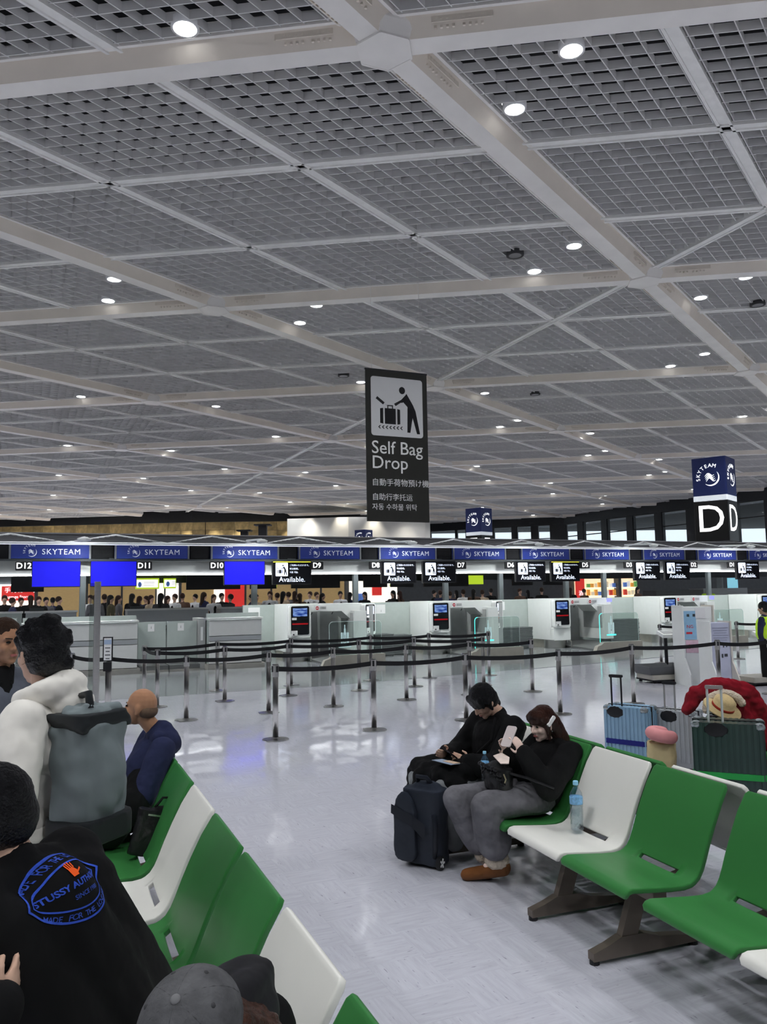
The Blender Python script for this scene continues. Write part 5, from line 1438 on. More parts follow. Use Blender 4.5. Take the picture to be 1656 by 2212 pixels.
h = MB(); h.rbox((-.13, 0, .035), (.29, .335, .11), .08); blob('pack_base', h, MATS['pack_trim_black'], bp, .011, 3)
for q in (-1, 1):
    pts = [(.0, q*.09, .47), (.07, q*.12, .525), (.17, q*.155, .535), (.255, q*.175, .44), (.27, q*.19, .30), (.20, q*.20, .16), (.05, q*.16, .06)]
    st_ = MB()
    for i in range(len(pts) - 1): st_.cone(pts[i], .022, pts[i+1], .022, 8)
    blob('shoulder_strap', st_, MATS['pack_trim_black'], bp, .009, 2)

# ---- man at the far left edge
p = thing('person', 'man in a grey collared shirt cut by the left edge, looking to the right', 'person', (-2.16, 4.45, 0))
B0 = V3(-2.13, 4.45, 0); Fm = V3(.72, -.69, 0); Lm = V3(.69, .72, 0)
def BP(ff, ll, z): return B0 + Fm * ff + Lm * ll + V3(0, 0, z)
J = dict(head=BP(.05, .02, 1.655), hf=(.80, -.58, -.12), hu=(0, 0, 1), neck=BP(-.01, .01, 1.50), sl=BP(0, .21, 1.42), sr=BP(0, -.21, 1.42), el=BP(-.05, .29, 1.14), er=BP(-.05, -.29, 1.14), wl=BP(.05, .28, .90), wr=BP(.05, -.28, .90),
         hip=BP(0, 0, .98), hl=BP(0, .1, .95), hr=BP(0, -.1, .95), kl=BP(.02, .1, .52), kr=BP(.02, -.1, .52), al=BP(0, .1, .12), ar=BP(0, -.1, .12), tl=BP(.17, .12, 0), tr=BP(.17, -.12, 0))
J['hdl'] = ((0, 0, -1), (.3, .3, 0), (.7, -.7, 0)); J['hdr'] = ((0, 0, -1), (.3, .3, 0), (.7, -.7, 0))
f, s, u, at = clothed(p, J, cloth_g, cloth_k, skin_b, shoes=black_m, topname='shirt', top_r=(.08, .07, .052))
R_ = RM(f, s, u); h = MB(); h.ball(at(-.022, 0, .050), (.098, .082, .085), R_, 18, 10); h.ball(at(-.045, 0, 0), (.072, .08, .08), R_, 16, 10)
wp(blob('hair', h, mat('hair_short_brown', (.028, .016, .011), .5, var=.3, vscale=80, bump=.4, bscale=140), None, .008, 2, .006, .02), p)
face_parts(p, J['head'], f, s, u)
for q in (-1, 1): wp(MB().cone(J['neck'] + Fm*.02 + Lm*q*.06 + V3(0, 0, .02), .018, J['neck'] + Fm*.10 + Lm*q*.03 + V3(0, 0, -.06), .014, 8).obj('collar', cloth_k, None, True), p)
wp(MB().cone(J['neck'] + Fm*.06 + V3(0, 0, -.02), .05, J['neck'] + Fm*.10 + V3(0, 0, -.30), .045).obj('undershirt', cloth_k, None, True), p)

# ---- man in the black printed sweatshirt, near left
p = thing('person', 'man seen from behind in a black sweatshirt with a blue oval print, lower left', 'person', LB(.35, .16, 0))
J = dict(head=V3(-1.055, 2.20, 1.318), hf=(-.95, .22, -.22), hu=(-.15, 0, 1), neck=V3(-.985, 2.19, 1.205), sl=V3(-1.01, 1.965, 1.115), sr=V3(-.93, 2.415, 1.13), el=V3(-1.05, 1.74, .88), er=V3(-1.16, 2.46, .86), wl=V3(-.885, 1.885, .985), wr=V3(-1.25, 2.2, .85),
         hip=LB(.34, .19, .56), hl=LB(.22, .10, .53), hr=LB(.50, .10, .53), kl=LB(.10, -.34, .55), kr=LB(.55, -.36, .55), al=LB(.1, -.32, .12), ar=LB(.55, -.34, .12), tl=LB(.1, -.5, 0), tr=LB(.55, -.5, 0))
J['hdl'] = ((.1, .75, .35), (-.9, .2, .1), (-.2, -.2, 1)); J['hdr'] = ((-.5, -.6, .1), (-.8, .3, .2), (0, 0, 1))
f, s, u, at = clothed(p, J, cloth_k, cloth_k, skin_a, k=1.02, shoes=black_m, topname='sweatshirt', fat=1.15, top_r=(.10, .085, .062), pant_r=(.12, .10, .085), disp=.012, extra=[(V3(-.90, 2.37, 1.08), .115, V3(-.70, 2.45, .60), .15), (V3(-.97, 2.05, 1.06), .115, V3(-.76, 2.22, .58), .16), (V3(-.90, 2.2, 1.1), .12, V3(-.73, 2.33, .6), .17)])
PP = J
SHIRT = [o for o in p.children if o.name.startswith('sweatshirt')][0]; PRINT_PERSON = p
R_ = RM(f, s, u); h = MB(); cap_hair(h, at, R_, thick=1.03); wp(blob('hair', h, hair_k, None, .008, 3, .006, .015), p)
o = MB().rbox((0, 0, 0), (.16, .012, .21), .01, axis=1).obj('paper_sheet', print_white); o.location = V3(-.985, 1.93, 1.045); o.rotation_euler = (radians(-20), radians(25), radians(70)); tag(o, 'white sheet held by the man in the printed black sweatshirt', 'paper')

# ---- person in the grey cap at the bottom
p = thing('person', 'person in a washed grey baseball cap and black hooded coat, bottom left', 'person', LB(-.3, .25, 0))
capc = V3(-.395, 1.615, 1.085)
cu = V3(-.10, -.62, .78).normalized(); cf = V3(-.55, -.55, -.55); f, s, u = frame(cf, cu)
J = dict(head=capc - u * .055, hf=tuple(f), hu=tuple(u), neck=V3(-.375, 1.755, .985), sl=V3(-.45, 1.58, .89), sr=V3(-.30, 1.92, .91), el=V3(-.60, 1.45, .70), er=V3(-.42, 2.02, .68), wl=V3(-.66, 1.55, .62), wr=V3(-.65, 1.80, .62),
         hip=LB(-.28, .36, .53), hl=LB(-.38, .3, .52), hr=LB(-.18, .3, .52), kl=LB(-.45, -.1, .53), kr=LB(-.1, -.1, .53), al=LB(-.45, -.05, .12), ar=LB(-.1, -.05, .12), tl=LB(-.45, -.2, 0), tr=LB(-.1, -.2, 0))
f, s, u, at = clothed(p, J, cloth_k, cloth_k, skin_c, k=.96, shoes=black_m, topname='coat', hands=False, fat=1.1, top_r=(.09, .08, .06), pant_r=(.11, .09, .08))
R_ = RM(f, s, u)
cap_m = mat('cap_washed_grey', (.085, .085, .09), .9, var=.28, vscale=22, bump=.2, bscale=80)
h = MB(); h.ball(at(-.008, 0, .035), (.108, .096, .105), R_, 28, 16)
hc2 = wp(blob('cap', h, cap_m, None, .007, 2), p)
seam_m = mat('cap_seam', (.05, .05, .053), .9)
for a in range(6):
    t = radians(60 * a + 30); pts = []
    for q in range(9):
        e = radians(8 + 82 * q / 8); pts.append(at(-.008 + .1085*cos(e)*cos(t), .0965*cos(e)*sin(t), .035 + .1055*sin(e)))
    wp(MB().tube(pts, .0035, 6).obj('seam', seam_m, None, True), p)
    t2 = radians(60 * a); e = radians(48); wp(MB().ball(at(-.008 + .1085*cos(e)*cos(t2), .0965*cos(e)*sin(t2), .035 + .1055*sin(e)), (.006, .006, .006), None, 8, 5).obj('eyelet', seam_m, None, True), p)
wp(MB().ball(at(-.008, 0, .143), (.010, .010, .006), R_).obj('cap_button', mat('cap_button', (.16, .16, .165), .8), None, True), p)
h = MB(); h.ball(at(.115, 0, .02), (.085, .075, .010), R_, 18, 6); wp(blob('brim', h, cap_m, None, .007, 2), p)
h = MB(); 
for q in range(9): h.cone(at(-.075, -.075 + .018*q, -.005), .022, at(-.125 - .01*(q % 2), -.09 + .022*q, -.13), .018, 8)
h.cone(at(-.05, -.06, -.02), .04, at(-.10, -.12, -.14), .035); h.ball(at(-.06, 0, -.04), (.06, .085, .06), R_)
wp(blob('hair', h, mat('hair_brown', (.045, .022, .016), .4, var=.5, vscale=50, bump=.5, bscale=100), None, .007, 2, .012, .025), p)
wp(MB().ball(at(-.02, -.088, -.035), (.010, .008, .018), R_).obj('ear', skin_c, None, True), p)
h = MB(); n0 = J['neck']
for q in range(9):
    a = radians(-115 + 230*q/8); b = radians(-115 + 230*min(q+1, 8)/8)
    h.cone(n0 + V3(.075*cos(a) + .03*sin(a), .10*sin(a) + .075*cos(a) + .02, .06), .042, n0 + V3(.075*cos(b) + .03*sin(b), .10*sin(b) + .075*cos(b) + .02, .06), .042, 10)
h.ball(n0 + V3(.05, .08, .0), (.085, .10, .08))
wp(blob('hood', h, mat('cloth_black_shell', (.016, .016, .018), .6, var=.2, bump=.3, bscale=16), None, .010, 3, .015, .06), p)

# ---- attendant in the yellow vest at the right edge
vest_m = mat('vest_yellow', (.50, .80, .03), .6, var=.05, emit=(.4, .7, .02), es=.12)
p = thing('person', 'attendant in a bright yellow vest standing at the right edge', 'person', (7.30, 15.55, 0))
B1 = V3(7.30, 15.55, 0)
def VP(x, y, z): return B1 + V3(x, y, z)
J = dict(head=VP(-.02, -.02, 1.46), hf=(-.7, .7, -.15), hu=(0, 0, 1), neck=VP(0, 0, 1.32), sl=VP(-.12, -.14, 1.25), sr=VP(.14, .14, 1.25), el=VP(-.18, -.18, 1.0), er=VP(.2, .15, 1.0), wl=VP(-.12, -.1, .82), wr=VP(.1, .2, .82), hip=VP(0, 0, .85),
         hl=VP(-.06, -.06, .83), hr=VP(.07, .07, .83), kl=VP(-.06, -.06, .45), kr=VP(.07, .07, .45), al=VP(-.06, -.06, .1), ar=VP(.07, .07, .1), tl=VP(-.15, .05, 0), tr=VP(0, .18, 0))
f, s, u, at = clothed(p, J, cloth_n, cloth_k, skin_a, k=.95, shoes=black_m, topname='jacket', hands=False, voxel=.016)
R_ = RM(f, s, u); h = MB(); cap_hair(h, at, R_); wp(blob('hair', h, hair_k, None, .012, 2), p)
t = MB(); torso_shape(t, J['neck'] - V3(0, 0, .05), J['sl'] * .96 + J['sr'] * .04, J['sr'] * .96 + J['sl'] * .04, J['hip'] + V3(0, 0, .08), 1.05, 1.3); wp(blob('vest', t, vest_m, None, .016, 3), p)

# ---- person cut by the right edge, seated in black
p = thing('person', 'person in black seated at the right edge beside the dark green suitcase', 'person', (3.62, 6.6, 0))
B2 = V3(3.55, 6.72, 0)
def SP(x, y, z): return B2 + V3(x, y, z)
J = dict(head=SP(.28, .08, 1.18), hf=(-1, -.1, -.1), hu=(0, 0, 1), neck=SP(.32, .08, 1.0), sl=SP(.36, -.12, .92), sr=SP(.30, .28, .92), el=SP(.3, -.2, .66), er=SP(.22, .36, .66), wl=SP(.02, -.12, .60), wr=SP(.0, .2, .60), hip=SP(.25, .06, .53), hl=SP(.2, -.05, .53), hr=SP(.18, .16, .53),
         kl=SP(-.20, -.18, .54), kr=SP(-.22, .05, .54), al=SP(-.16, -.18, .12), ar=SP(-.18, .05, .12), tl=SP(-.32, -.24, 0), tr=SP(-.34, .0, 0))
f, s, u, at = clothed(p, J, cloth_k, cloth_k, skin_a, shoes=black_m, hands=False, topname='jacket', voxel=.014)
R_ = RM(f, s, u); h = MB(); cap_hair(h, at, R_); wp(blob('hair', h, hair_k, None, .012, 2), p)
# ================================================================== LUGGAGE AND SMALL THINGS
def suitcase(label, x, y, rz, w, d, h, m, ribs, handle_h, hx, strap=None, strap_z=.3, post_m=None, grip=None, name='suitcase'):
    s = thing(name, label, 'suitcase', (x, y, 0), rz)
    b0 = .055
    sh = MB(); sh.rbox((0, 0, b0 + h/2), (w, d, h), .045, seg=4); sh.obj('shell', m, s, auto=35)
    for k in range(ribs):
        xx = -w/2 + w * (k + .5) / ribs
        MB().b2((xx - w/ribs*.28, -d/2 - .006, b0 + .05), (xx + w/ribs*.28, d/2 + .006, b0 + h + .003)).obj('rib', m, s)
    for k in range(max(2, int(ribs * d / w))):
        n = max(2, int(ribs * d / w)); yy = -d/2 + d * (k + .5) / n
        if abs(yy) < .02: continue
        MB().b2((-w/2 - .005, yy - .012, b0 + .05), (w/2 + .005, yy + .012, b0 + h - .04)).obj('rib', m, s)
    MB().b2((-w/2 - .008, -.012, b0 + .01), (w/2 + .008, .012, b0 + h + .008)).obj('zip_band', black_m, s)
    for sx in (-1, 1):
        for sy in (-1, 1):
            MB().lathe([(.026, -.012), (.026, .012)], 12, Matrix.Translation((sx*(w/2 - .06), sy*(d/2 - .05), .027)) @ Matrix.Rotation(pi/2, 4, 'X')).obj('wheel', black_m, s)
            MB().ball((sx*(w/2 - .03), sy*(d/2 - .03), b0 + h - .02), (.045, .045, .035)).obj('corner_cap', MATS['cap_chrome'], s, True)
    pm = post_m or black_m
    for q in (-1, 1): MB().tube([(hx + q*.055, -d/2 + .05, b0 + h - .08), (hx + q*.055, -d/2 + .05, b0 + h + handle_h)], .010, 8).obj('handle_post', pm, s)
    MB().rbox((hx, -d/2 + .05, b0 + h + handle_h + .012), (.145, .03, .03), .012, axis=1).obj('grip', grip or black_m, s)
    MB().ball((hx, -d/2 - .001, b0 + h - .055), (.095, .016, .060)).obj('handle_cup', black_m, s, True)
    if strap: MB().rbox((0, 0, strap_z), (w + .022, d + .022, .05), .05, seg=4).obj('strap', strap, s)
    return s
mat('cap_chrome', (.42, .46, .48), .25, metal=.6)
blue_s = mat('suitcase_blue', (.22, .36, .50), .35, var=.06); dgreen = mat('suitcase_dark_green', (.030, .055, .050), .3, var=.10); silver_s = mat('suitcase_silver', (.40, .42, .44), .3, metal=.3, var=.05)
suitcase('light blue ribbed suitcase with a dark blue strap and black pull handle up', 2.57, 8.62, radians(-41), .46, .29, .60, blue_s, 11, .30, -.10, mat('strap_blue', (.010, .014, .17), .6), .30)
suitcase('silver grey suitcase with its pull handle up, between the blue and green ones', 3.05, 8.55, radians(-41), .42, .26, .56, silver_s, 9, .27, -.05, None, .3, mat('post_grey', (.45, .45, .46), .3, metal=.6))
suitcase('large dark green ribbed suitcase with a bright green strap and chrome handle', 2.90, 6.96, radians(-24), .55, .31, .70, dgreen, 12, .28, -.09, mat('strap_green', (.02, .30, .06), .6), .33, mat('post_chrome', (.72, .72, .72), .25, metal=.5), mat('grip_wrapped', (.25, .22, .22), .2))
suitcase('black suitcase with a black pull handle, under the red coat', 3.30, 7.75, radians(-30), .46, .28, .62, black_m, 8, .27, -.12)
b = MB(); b.rbox((0, 0, .22), (.26, .20, .44), .06); b.ball((0, 0, .40), (.12, .09, .07))
o = blob('tote_bag', b, mat('bag_beige', (.52, .42, .23), .6, var=.1, bump=.5, bscale=12), None, .012, 3, .02, .08); o.location = (2.60, 7.78, 0); o.rotation_euler = (0, 0, radians(-20)); tag(o, 'crumpled beige bag standing under the pink neck pillow', 'bag')
b = MB()
for k in range(9):
    a = radians(-30 + 240*k/8); a2 = radians(-30 + 240*min(k+1, 8)/8); b.cone((.095*cos(a), .095*sin(a), 0), .062, (.095*cos(a2), .095*sin(a2), 0), .062, 12)
o = blob('neck_pillow', b, mat('pillow_pink', (.62, .26, .27), .85, var=.05), None, .012, 3); o.location = (2.60, 7.74, .51); o.rotation_euler = (radians(8), radians(-5), radians(100)); tag(o, 'pink neck pillow lying on the beige bag', 'pillow')
# red coat thrown over the luggage
b = MB()
for p0, r0, p1, r1 in (((-.25, -.05, .98), .09, (.0, -.10, 1.06), .12), ((.0, -.10, 1.06), .12, (.30, .0, .98), .13), ((.30, 0, .98), .13, (.45, .05, .70), .13), ((.45, .05, .70), .13, (.50, .08, .35), .11), ((-.25, -.05, .98), .09, (-.36, -.05, .80), .07), ((.1, .1, .95), .15, (.35, .12, .65), .14), ((.2, -.05, .85), .12, (.42, -.02, .45), .12)): b.cone(p0, r0, p1, r1)
o = blob('red_coat', b, mat('coat_red', (.20, .010, .018), .8, var=.15, bump=.4, bscale=10), None, .013, 2, .07, .11); o.location = (3.10, 7.60, .12); o.rotation_euler = (0, 0, radians(-12)); o.scale = (.80, .80, .80); tag(o, 'dark red coat with cream lining draped over the luggage', 'coat')
b = MB()
for k in range(8):
    a = radians(20 + 170*k/7); a2 = radians(20 + 170*min(k+1, 7)/7); b.cone((.02 + .20*cos(a), -.20, .84 + .17*sin(a)), .045, (.02 + .20*cos(a2), -.20, .84 + .17*sin(a2)), .045, 10)
lo = blob('lining', b, fur_m, o, .011, 2, .02, .03)
b = MB(); b.lathe([(.17, .0), (.165, .012), (.10, .02), (.095, .09), (.06, .12), (.01, .125)], 24)
h_ = b.obj('straw_hat', mat('straw', (.50, .38, .20), .8, var=.1, vscale=60), None, True); h_.location = (3.02, 7.35, .80); h_.rotation_euler = (radians(28), radians(15), 0); tag(h_, 'pale straw hat with a red band under the red coat', 'hat')
MB().lathe([(.101, .022), (.099, .045)], 24).obj('hat_band', mat('band_red', (.35, .03, .02), .6), h_, True)

# navy wheeled backpack before the young man
pk = mat('pack_navy', (.020, .024, .034), .7, var=.15, bump=.3, bscale=14); pk2 = mat('pack_navy_dark', (.012, .014, .020), .6, var=.15)
t = thing('rolling_backpack', 'navy wheeled backpack standing on the floor before the young man', 'backpack', (.235, 5.80, 0), radians(-32))
b = MB(); b.rbox((.02, .02, .27), (.31, .20, .50), .07); b.ball((.02, .02, .28), (.165, .115, .27)); b.ball((.03, .03, .50), (.13, .09, .07)); blob('pack_body', b, pk, t, .011, 4, .018, .10)
b = MB(); b.rbox((-.075, -.10, .24), (.17, .05, .40), .06, axis=1); b.ball((-.075, -.105, .40), (.08, .03, .11)); blob('front_pocket', b, pk, t, .010, 3, .01, .08)
MB().add([(-.165, -.145, .36), (.0, -.135, .28), (.085, -.115, .20), (.085, -.108, .30), (.0, -.13, .36), (-.165, -.14, .42)], [(0,1,4,5),(1,2,3,4)]).obj('pocket_flap', pk2, t)
MB().tube([(.13, -.06, .36), (.155, -.085, .30), (.15, -.085, .14), (.13, -.06, .08)], .017, 8).obj('side_handle', pk2, t, True)
MB().tube([(-.03, .02, .54), (-.02, -.02, .60), (.06, -.03, .60), (.08, .02, .54)], .016, 8).obj('top_handle', pk2, t, True)
for x in (-.13, .165):
    w_ = MB().lathe([(.046, -.014), (.046, .014)], 20, Matrix.Translation((x, .10 if x < 0 else -.045, .046)) @ Matrix.Rotation(pi/2, 4, 'Y' if x > 0 else 'Y')).obj('wheel', black_m, t, auto=40)
    hb = MB(); sx = x + (.016 if x > 0 else -.016)
    for k in range(5):
        a = 2*pi*k/5; hb.box((sx, (.10 if x < 0 else -.045) + .019*cos(a), .046 + .019*sin(a)), (.004, .012, .024), 0, Matrix.Rotation(a + pi/2, 3, 'X'))
    hb.obj('spokes', print_white, w_)
# black jacket across his knees, with papers
b = MB()
for a, r0, c_, r1 in ((RB(-1.76, -.10, .565), .07, RB(-1.40, -.05, .555), .075), (RB(-1.72, .08, .60), .065, RB(-1.36, .12, .585), .075), (RB(-1.76, -.10, .57), .07, RB(-1.72, .10, .60), .07), (RB(-1.42, -.06, .56), .08, RB(-1.36, .14, .59), .08), (RB(-1.58, -.08, .57), .075, RB(-1.55, .12, .60), .075), (RB(-1.80, -.13, .52), .055, RB(-1.83, -.13, .38), .04), (RB(-1.34, -.02, .54), .07, RB(-1.27, .06, .48), .05), (RB(-1.60, -.15, .54), .06, RB(-1.58, -.18, .44), .045)): b.cone(a, r0, c_, r1)
o = blob('lap_jacket', b, cloth_k, None, .011, 3, .03, .07); tag(o, 'black jacket spread across the knees of the young man', 'jacket')
o = MB().box((0, 0, 0), (.17, .125, .004)).obj('document', mat('doc_blue', (.24, .29, .38), .6, var=.1, vscale=30)); o.location = RB(-1.40, -.03, .662); o.rotation_euler = (radians(-6), radians(4), atan2(RD.y, RD.x) + .5); tag(o, 'blue-grey document lying on the black lap jacket', 'document')
MB().box((.03, .02, .004), (.10, .08, .003)).obj('inner_sheet', mat('doc_tan', (.45, .33, .24), .6, var=.2, vscale=40), o)
# ruffled black handbag, tissues, small bottle
bag_m = mat('leather_black', (.012, .012, .013), .32, var=.2, bump=.3, bscale=20)
t = thing('handbag', 'black ruffled leather handbag on the lap of the woman', 'bag', RB(-.86, .10, .60), atan2(RD.y, RD.x))
b = MB(); b.ball((0, 0, .06), (.135, .085, .105)); b.rbox((0, 0, .05), (.24, .13, .15), .05); blob('bag_body', b, bag_m, t, .010, 3)
for r_ in range(4):
    for k in range(6):
        x = -.11 + .044*k + (.02 if r_ % 2 else 0); MB().ball((x, -.085 + .018*abs(x)*4 + .012*r_, .13 - .030*r_), (.026, .016, .013), Matrix.Rotation(.5, 3, 'X') @ Matrix.Rotation(random.uniform(-.4, .4), 3, 'Y'), 10, 6).obj('ruffle', bag_m, t, True)
MB().tube([(.12, .02, .10), (.20, .10, .08), (.30, .24, .02)], .009, 6).obj('strap', bag_m, t); MB().tube([(.13, -.03, .10), (.165, -.035, .075), (.15, -.035, .05)], .005, 6).obj('clasp', mat('clasp_gold', (.7, .62, .4), .3, metal=.8), t)
o = MB().prism([(-.07, -.03), (.05, -.04), (.09, .0), (.03, .04), (-.06, .03)], 0, .006).obj('tissue_pack', mat('tissue', (.66, .55, .50), .7, var=.12, vscale=25)); o.location = RB(-.80, .10, .785); o.rotation_euler = (radians(20), radians(12), atan2(RD.y, RD.x)); tag(o, 'white and tan packet sticking out of the ruffled handbag', 'packet')
water = glass('bottle_clear', (.90, .95, .97), .72, .04)
cap_b = mat('cap_light_blue', (.28, .58, .78), .4, var=.03); label_b = mat('label_blue', (.20, .42, .68), .4, var=.35, vscale=40)
def bottle(loc, k, lab):
    t = thing('water_bottle', lab, 'bottle', loc)
    MB().lathe([(.030*k, 0), (.041*k, .010*k), (.040*k, .05*k), (.038*k, .06*k), (.041*k, .07*k), (.041*k, .13*k), (.038*k, .14*k), (.041*k, .15*k), (.041*k, .21*k), (.036*k, .235*k), (.020*k, .262*k), (.014*k, .272*k), (.014*k, .285*k)], 24).obj('bottle_body', water, t, True)
    MB().lathe([(.0415*k, .165*k), (.0418*k, .17*k), (.0418*k, .207*k), (.0415*k, .212*k)], 24).obj('label', label_b, t, True)
    MB().lathe([(.017*k, .282*k), (.017*k, .303*k), (.015*k, .306*k)], 20).obj('cap', cap_b, t, auto=40)
    MB().lathe([(.026*k, .003*k), (.036*k, .010*k), (.036*k, .15*k), (.001, .152*k)], 20).obj('water', glass('water_inside', (.86, .92, .95), .80, .02), t, True)
bottle(RB(-.385, .385, .402), .98, 'clear water bottle with a light blue cap standing on the white seat')
bottle(RB(-1.09, .12, .56), .72, 'small water bottle with a light blue cap beside the ruffled handbag')
# black briefcase on the left bench
t = thing('briefcase', 'slim black briefcase leaning against the green seat beside the bald man', 'bag', LB(2.85, .40, .41), atan2(-LD.y, -LD.x)); t.scale = (.8, .8, .8)
t.rotation_euler = (radians(-14), 0, atan2(-LD.y, -LD.x))
b = MB(); b.rbox((0, .12, .17), (.09, .34, .32), .03); b.ball((0, .12, .2), (.06, .15, .17)); blob('bag_body', b, bag_m, t, .010, 3, .01, .06)
MB().tube([(0, .06, .34), (.0, .10, .42), (.0, .17, .43), (.0, .20, .35)], .010, 8).obj('handle', bag_m, t, True)
MB().box((.048, .12, .30), (.004, .2, .012)).obj('zip', steel, t)
# ---- printed oval on the back of the black sweatshirt
bake_blobs()
from mathutils.bvhtree import BVHTree
_me = SHIRT.data; _bvh = BVHTree.FromPolygons([v.co.copy() for v in _me.vertices], [tuple(q.vertices) for q in _me.polygons])
px_ = (PP['sr'] - PP['sl']).normalized(); py_ = (PP['neck'] - PP['hip']); py_ = (py_ - px_ * py_.dot(px_)).normalized(); pn = px_.cross(py_).normalized()
if pn.x < 0: pn = -pn
pc = V3(-.80, 2.185, 1.035) + py_ * .115 - px_ * .01
def drape(me_or_mb, name, m, off, parent=PRINT_PERSON):
    """lay flat print (local xy, metres) on the shirt"""
    vs, fs = me_or_mb
    out = []
    for x, y in vs:
        o0 = pc + px_ * x + py_ * y + pn * .4
        hit = _bvh.ray_cast(o0, -pn)
        out.append((hit[0] + pn * off) if hit[0] is not None else pc + px_ * x + py_ * y)
    return wp(MB().add(out, fs).obj(name, m, None), parent)
def flat_text(txt, size, x, y, rot=0.0, bold=0.0):
    me = text_mesh(txt, size, print_blue, bold=bold, ext=0.0); c, s_ = cos(rot), sin(rot)
    return [(x + v.co.x*c - v.co.y*s_, y + v.co.x*s_ + v.co.y*c) for v in me.vertices], [tuple(q.vertices) for q in me.polygons]
print_blue = mat('print_blue', (.035, .075, .38), .6, var=.25, vscale=60); print_bright = mat('print_bright_blue', (.035, .08, .45), .6, var=.2, vscale=60); print_orange = mat('print_orange', (.75, .10, .02), .6, var=.1)
def vesica(a, t, k=40):
    """pointed oval outline: x from -a..a"""
    return [(a * (-1 + 2*i/k), t * (1 - (-1 + 2*i/k) ** 2)) for i in range(k + 1)]
def ring_band(a, t, w):
    vs, fs = [], []
    for sg in (1, -1):
        o = len(vs)
        for (x, y), (x2, y2) in zip(vesica(a, t), vesica(a - w*1.6, t - w)): vs += [(x, sg*y), (x2, sg*y2)]
        fs += [(o+2*i, o+2*i+1, o+2*i+3, o+2*i+2) for i in range(40)]
    return vs, fs
drape(ring_band(.150, .092, .005), 'print_outline', print_bright, .0035)
drape(ring_band(.128, .062, .004), 'print_outline', print_bright, .0035)
def arc_text(txt, sg, t, name):
    V_, F_ = [], []
    n = len(txt)
    for i, ch in enumerate(txt):
        if ch == ' ': continue
        x = .105 * (-1 + 2*i/(n-1)); y = t * (1 - (x/.150) ** 2); dy = -2 * t * x / .150**2
        a, b_ = flat_text(ch, .0185, x, sg*y, sg*atan2(dy, 1), .012)
        o = len(V_); V_ += a; F_ += [tuple(i_ + o for i_ in q) for q in b_]
    drape((V_, F_), name, print_blue, .0035)
arc_text('MADE FOR THE LONG HAUL', 1, .076, 'print_lettering'); arc_text('MADE FOR THE LONG HAUL', -1, .076, 'print_lettering')
drape(flat_text('STUSSY AUTHORIZED', .0225, 0, .002, 0, .03), 'print_lettering', print_bright, .0035)
drape(flat_text('SINCE 1980', .016, .005, -.028, 0, .01), 'print_lettering', print_blue, .0035)
hv, hf_ = [], []
def hpoly(pts):
    o = len(hv); hv.extend((x*.034 - .005, y*.034 + .033) for x, y in pts); hf_.append(tuple(range(o, o + len(pts))))
hpoly([(-.3, -.35), (.2, -.35), (.35, .0), (.2, .3), (-.3, .3)])
for k in range(4): hpoly([(-.3 + .17*k, .28), (-.19 + .17*k, .28), (-.22 + .20*k, .85 - .1*abs(k - 1.5)), (-.32 + .20*k, .85 - .1*abs(k - 1.5))])
hpoly([(.25, -.2), (.34, -.05), (.75, .12), (.72, -.02)])
drape((hv, hf_), 'print_hand', print_orange, .004)
# ================================================================== CROWD BEHIND THE COUNTERS
def crowd_proto(female):
    b = MB(); c = V3(0, 0, 1.58); f, s, u = V3(0, -1, 0), V3(1, 0, 0), V3(0, 0, 1); R_ = RM(f, s, u)
    b.ball(c, (.09, .075, .11), R_, 12, 8); b.cone(c - u*.06, .045, (0, 0, 1.40), .05, 10); b.cone((0, -.09, 1.57), .012, (0, -.105, 1.56), .012, 6)
    b.cone((0, 0, 1.4), .06, (0, 0, 1.0), .10, 10)
    for q in (-1, 1):
        b.cone((q*.22, -.02, 1.1), .035, (q*.24, -.10, .88), .03, 8); b.ball((q*.24, -.12, .84), (.03, .035, .05)); b.cone((q*.09, 0, .95), .07, (q*.09, 0, .12), .045, 8); b.cone((q*.09, 0, .08), .04, (q*.10, -.12, .05), .035, 8)
        b.cone((0, 0, 1.36), .05, (q*.19, 0, 1.33), .045, 8); b.cone((q*.19, 0, 1.33), .045, (q*.22, -.02, 1.1), .035, 8)
    body = blob('body', b, skin_a, None, .02, 2)
    t = MB(); t.ball((0, 0, 1.22), (.20, .13, .20), None, 14, 8); t.ball((0, 0, 1.0), (.18, .125, .22), None, 14, 8); t.cone((-.18, 0, 1.34), .065, (.18, 0, 1.34), .065); t.cone((0, 0, 1.3), .10, (0, 0, 1.41), .055)
    for q in (-1, 1): t.cone((q*.20, 0, 1.33), .065, (q*.25, .01, 1.08), .055); t.cone((q*.25, .01, 1.08), .055, (q*.24, -.08, .90), .045)
    top = blob('top', t, cloth_k, None, .022, 3)
    p_ = MB()
    for q in (-1, 1): p_.cone((q*.09, 0, .95), .10, (q*.09, 0, .14), .07)
    pants = blob('trousers', p_, cloth_k, None, .025, 2)
    h = MB(); h.ball(c + V3(0, .02, .03), (.092, .105, .105), None, 14, 8)
    if female: h.cone(c + V3(0, .06, .0), .075, (0, .09, 1.30), .06)
    hair = blob('hair', h, hair_k, None, .02, 2)
    bake_blobs()
    out = []
    for o in (body, top, pants, hair):
        out.append((o.name.split('.')[0], o.data)); bpy.data.objects.remove(o)
    return out
PROTO = [crowd_proto(False), crowd_proto(True)]
CM = {'dark': cloth_k, 'navy': cloth_n, 'grey': mat('crowd_grey', (.10, .10, .11), .9), 'brown': mat('crowd_brown', (.09, .055, .04), .9), 'beige': mat('crowd_beige', (.38, .30, .22), .9), 'white': mat('crowd_white', (.62, .62, .62), .9), 'staff': mat('crowd_staff', (.55, .56, .58), .9), 'olive': mat('crowd_olive', (.09, .08, .05), .9), 'yellow': vest_m}
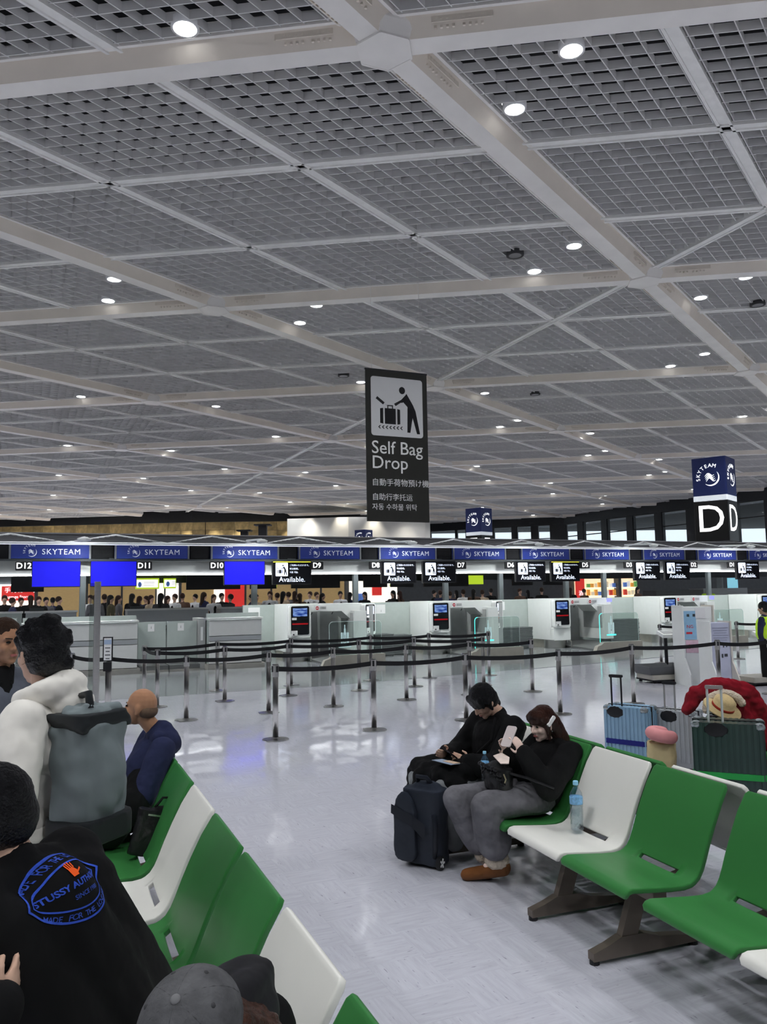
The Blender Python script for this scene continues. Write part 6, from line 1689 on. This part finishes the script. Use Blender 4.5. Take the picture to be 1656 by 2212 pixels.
hair_var = [hair_k, hair_br, MATS['hair_short_brown']]
names = {'dark': 'in black', 'navy': 'in navy', 'grey': 'in grey', 'brown': 'in brown', 'beige': 'in beige', 'white': 'in white', 'staff': 'in white shirt and vest', 'olive': 'in an olive checked coat', 'yellow': 'in a yellow vest'}
def cast(px, v):
    d = _r2 * ((px - 828) / FPX) + _u2 * ((1106 - 1290) / FPX) + _F
    vx = Vector((-UY, UX, 0)); o = Vector((OX, OY, 0))
    t = (v + o.dot(vx)) / d.dot(vx)
    return d * t
spots = [(10, 10, 'dark'), (28, 9.2, 'navy'), (46, 10.4, 'dark'), (66, 9.6, 'dark'), (84, 9.2, 'dark'), (100, 10.6, 'grey'), (114, 11.5, 'navy'), (128, 9.4, 'dark'), (195, 10.2, 'staff'), (206, 9.4, 'grey'), (226, 10.6, 'dark'), (240, 8.2, 'olive'), (257, 10, 'grey'), (286, 9.0, 'dark'), (302, 9.6, 'navy'), (315, 10.2, 'dark'), (327, 9.0, 'beige'), (348, 5.8, 'grey'), (363, 10.4, 'dark'), (377, 8.8, 'staff'), (394, 9.8, 'brown'), (421, 11.2, 'staff'), (441, 9.2, 'navy'), (462, 8.4, 'staff'), (479, 8.8, 'dark'), (497, 8.2, 'dark'), (542, 9.0, 'navy'), (554, 10.4, 'beige'), (583, 8.2, 'staff'), (598, 9.6, 'brown'), (612, 9.0, 'beige'), (622, 10, 'grey'), (637, 10.4, 'dark'), (647, 8.6, 'brown'), (669, 11.2, 'staff'), (684, 9.6, 'staff'), (697, 8.8, 'dark'), (735, 9.4, 'staff'), (756, 9.6, 'navy'), (787, 9.0, 'dark'), (848, 8.6, 'dark'), (862, 9.2, 'brown'), (938, 9.8, 'dark'), (951, 9.0, 'navy'), (972, 8.8, 'navy'), (985, 9.6, 'brown'), (1000, 8.6, 'white'), (1023, 8.4, 'brown'), (1042, 8.8, 'beige'), (1060, 10.6, 'dark'), (1123, 9.0, 'brown'), (1140, 9.8, 'dark'), (1170, 9.0, 'dark'), (1232, 10.6, 'dark'), (1262, 12, 'brown'), (1378, 11, 'brown'), (1530, 3.6, 'yellow')]
marks = [(60, 'below the red shop sign'), (180, 'left of the tall post'), (275, 'right of the tall post'), (345, 'under the blue-figure sign'), (450, 'by the D10 sign'), (560, 'behind counter D10'), (650, 'behind the first blue screen'), (760, 'behind the first bag drop'), (900, 'behind the first partition'), (1060, 'behind the second bag drop'), (1200, 'behind the third bag drop'), (1400, 'by the bright shop'), (1656, 'behind the rightmost bag drop')]
rr = random.Random(11)
for n, (px, v, c) in enumerate(spots):
    p = cast(px, v); where = next(t for x, t in marks if px < x)
    fem = rr.random() < .4
    o = thing('person', 'distant person %s%s %s' % ('with long hair ' if fem else '', names[c], where), 'person', (p.x, p.y, 0), rr.uniform(-pi, pi) if c != 'staff' else rr.uniform(-.8, .8), 'crowd behind the counters')
    k = rr.uniform(1.09, 1.16); o.scale = (k, k, k)
    if c == 'yellow': o.rotation_euler = (0, 0, -.9)
    for nm, me in PROTO[1 if fem else 0]:
        q = mk(nm, me, o)
        m = None
        if nm == 'top': m = CM[c]
        elif nm == 'hair': m = rr.choice(hair_var)
        if m is not None:
            q.material_slots[0].link = 'OBJECT'; q.material_slots[0].material = m
    if c == 'staff':
        q = mk('vest', PROTO[0][1][1], o); q.scale = (.72, 1.06, .9); q.location = (0, 0, .12)
bake_blobs()
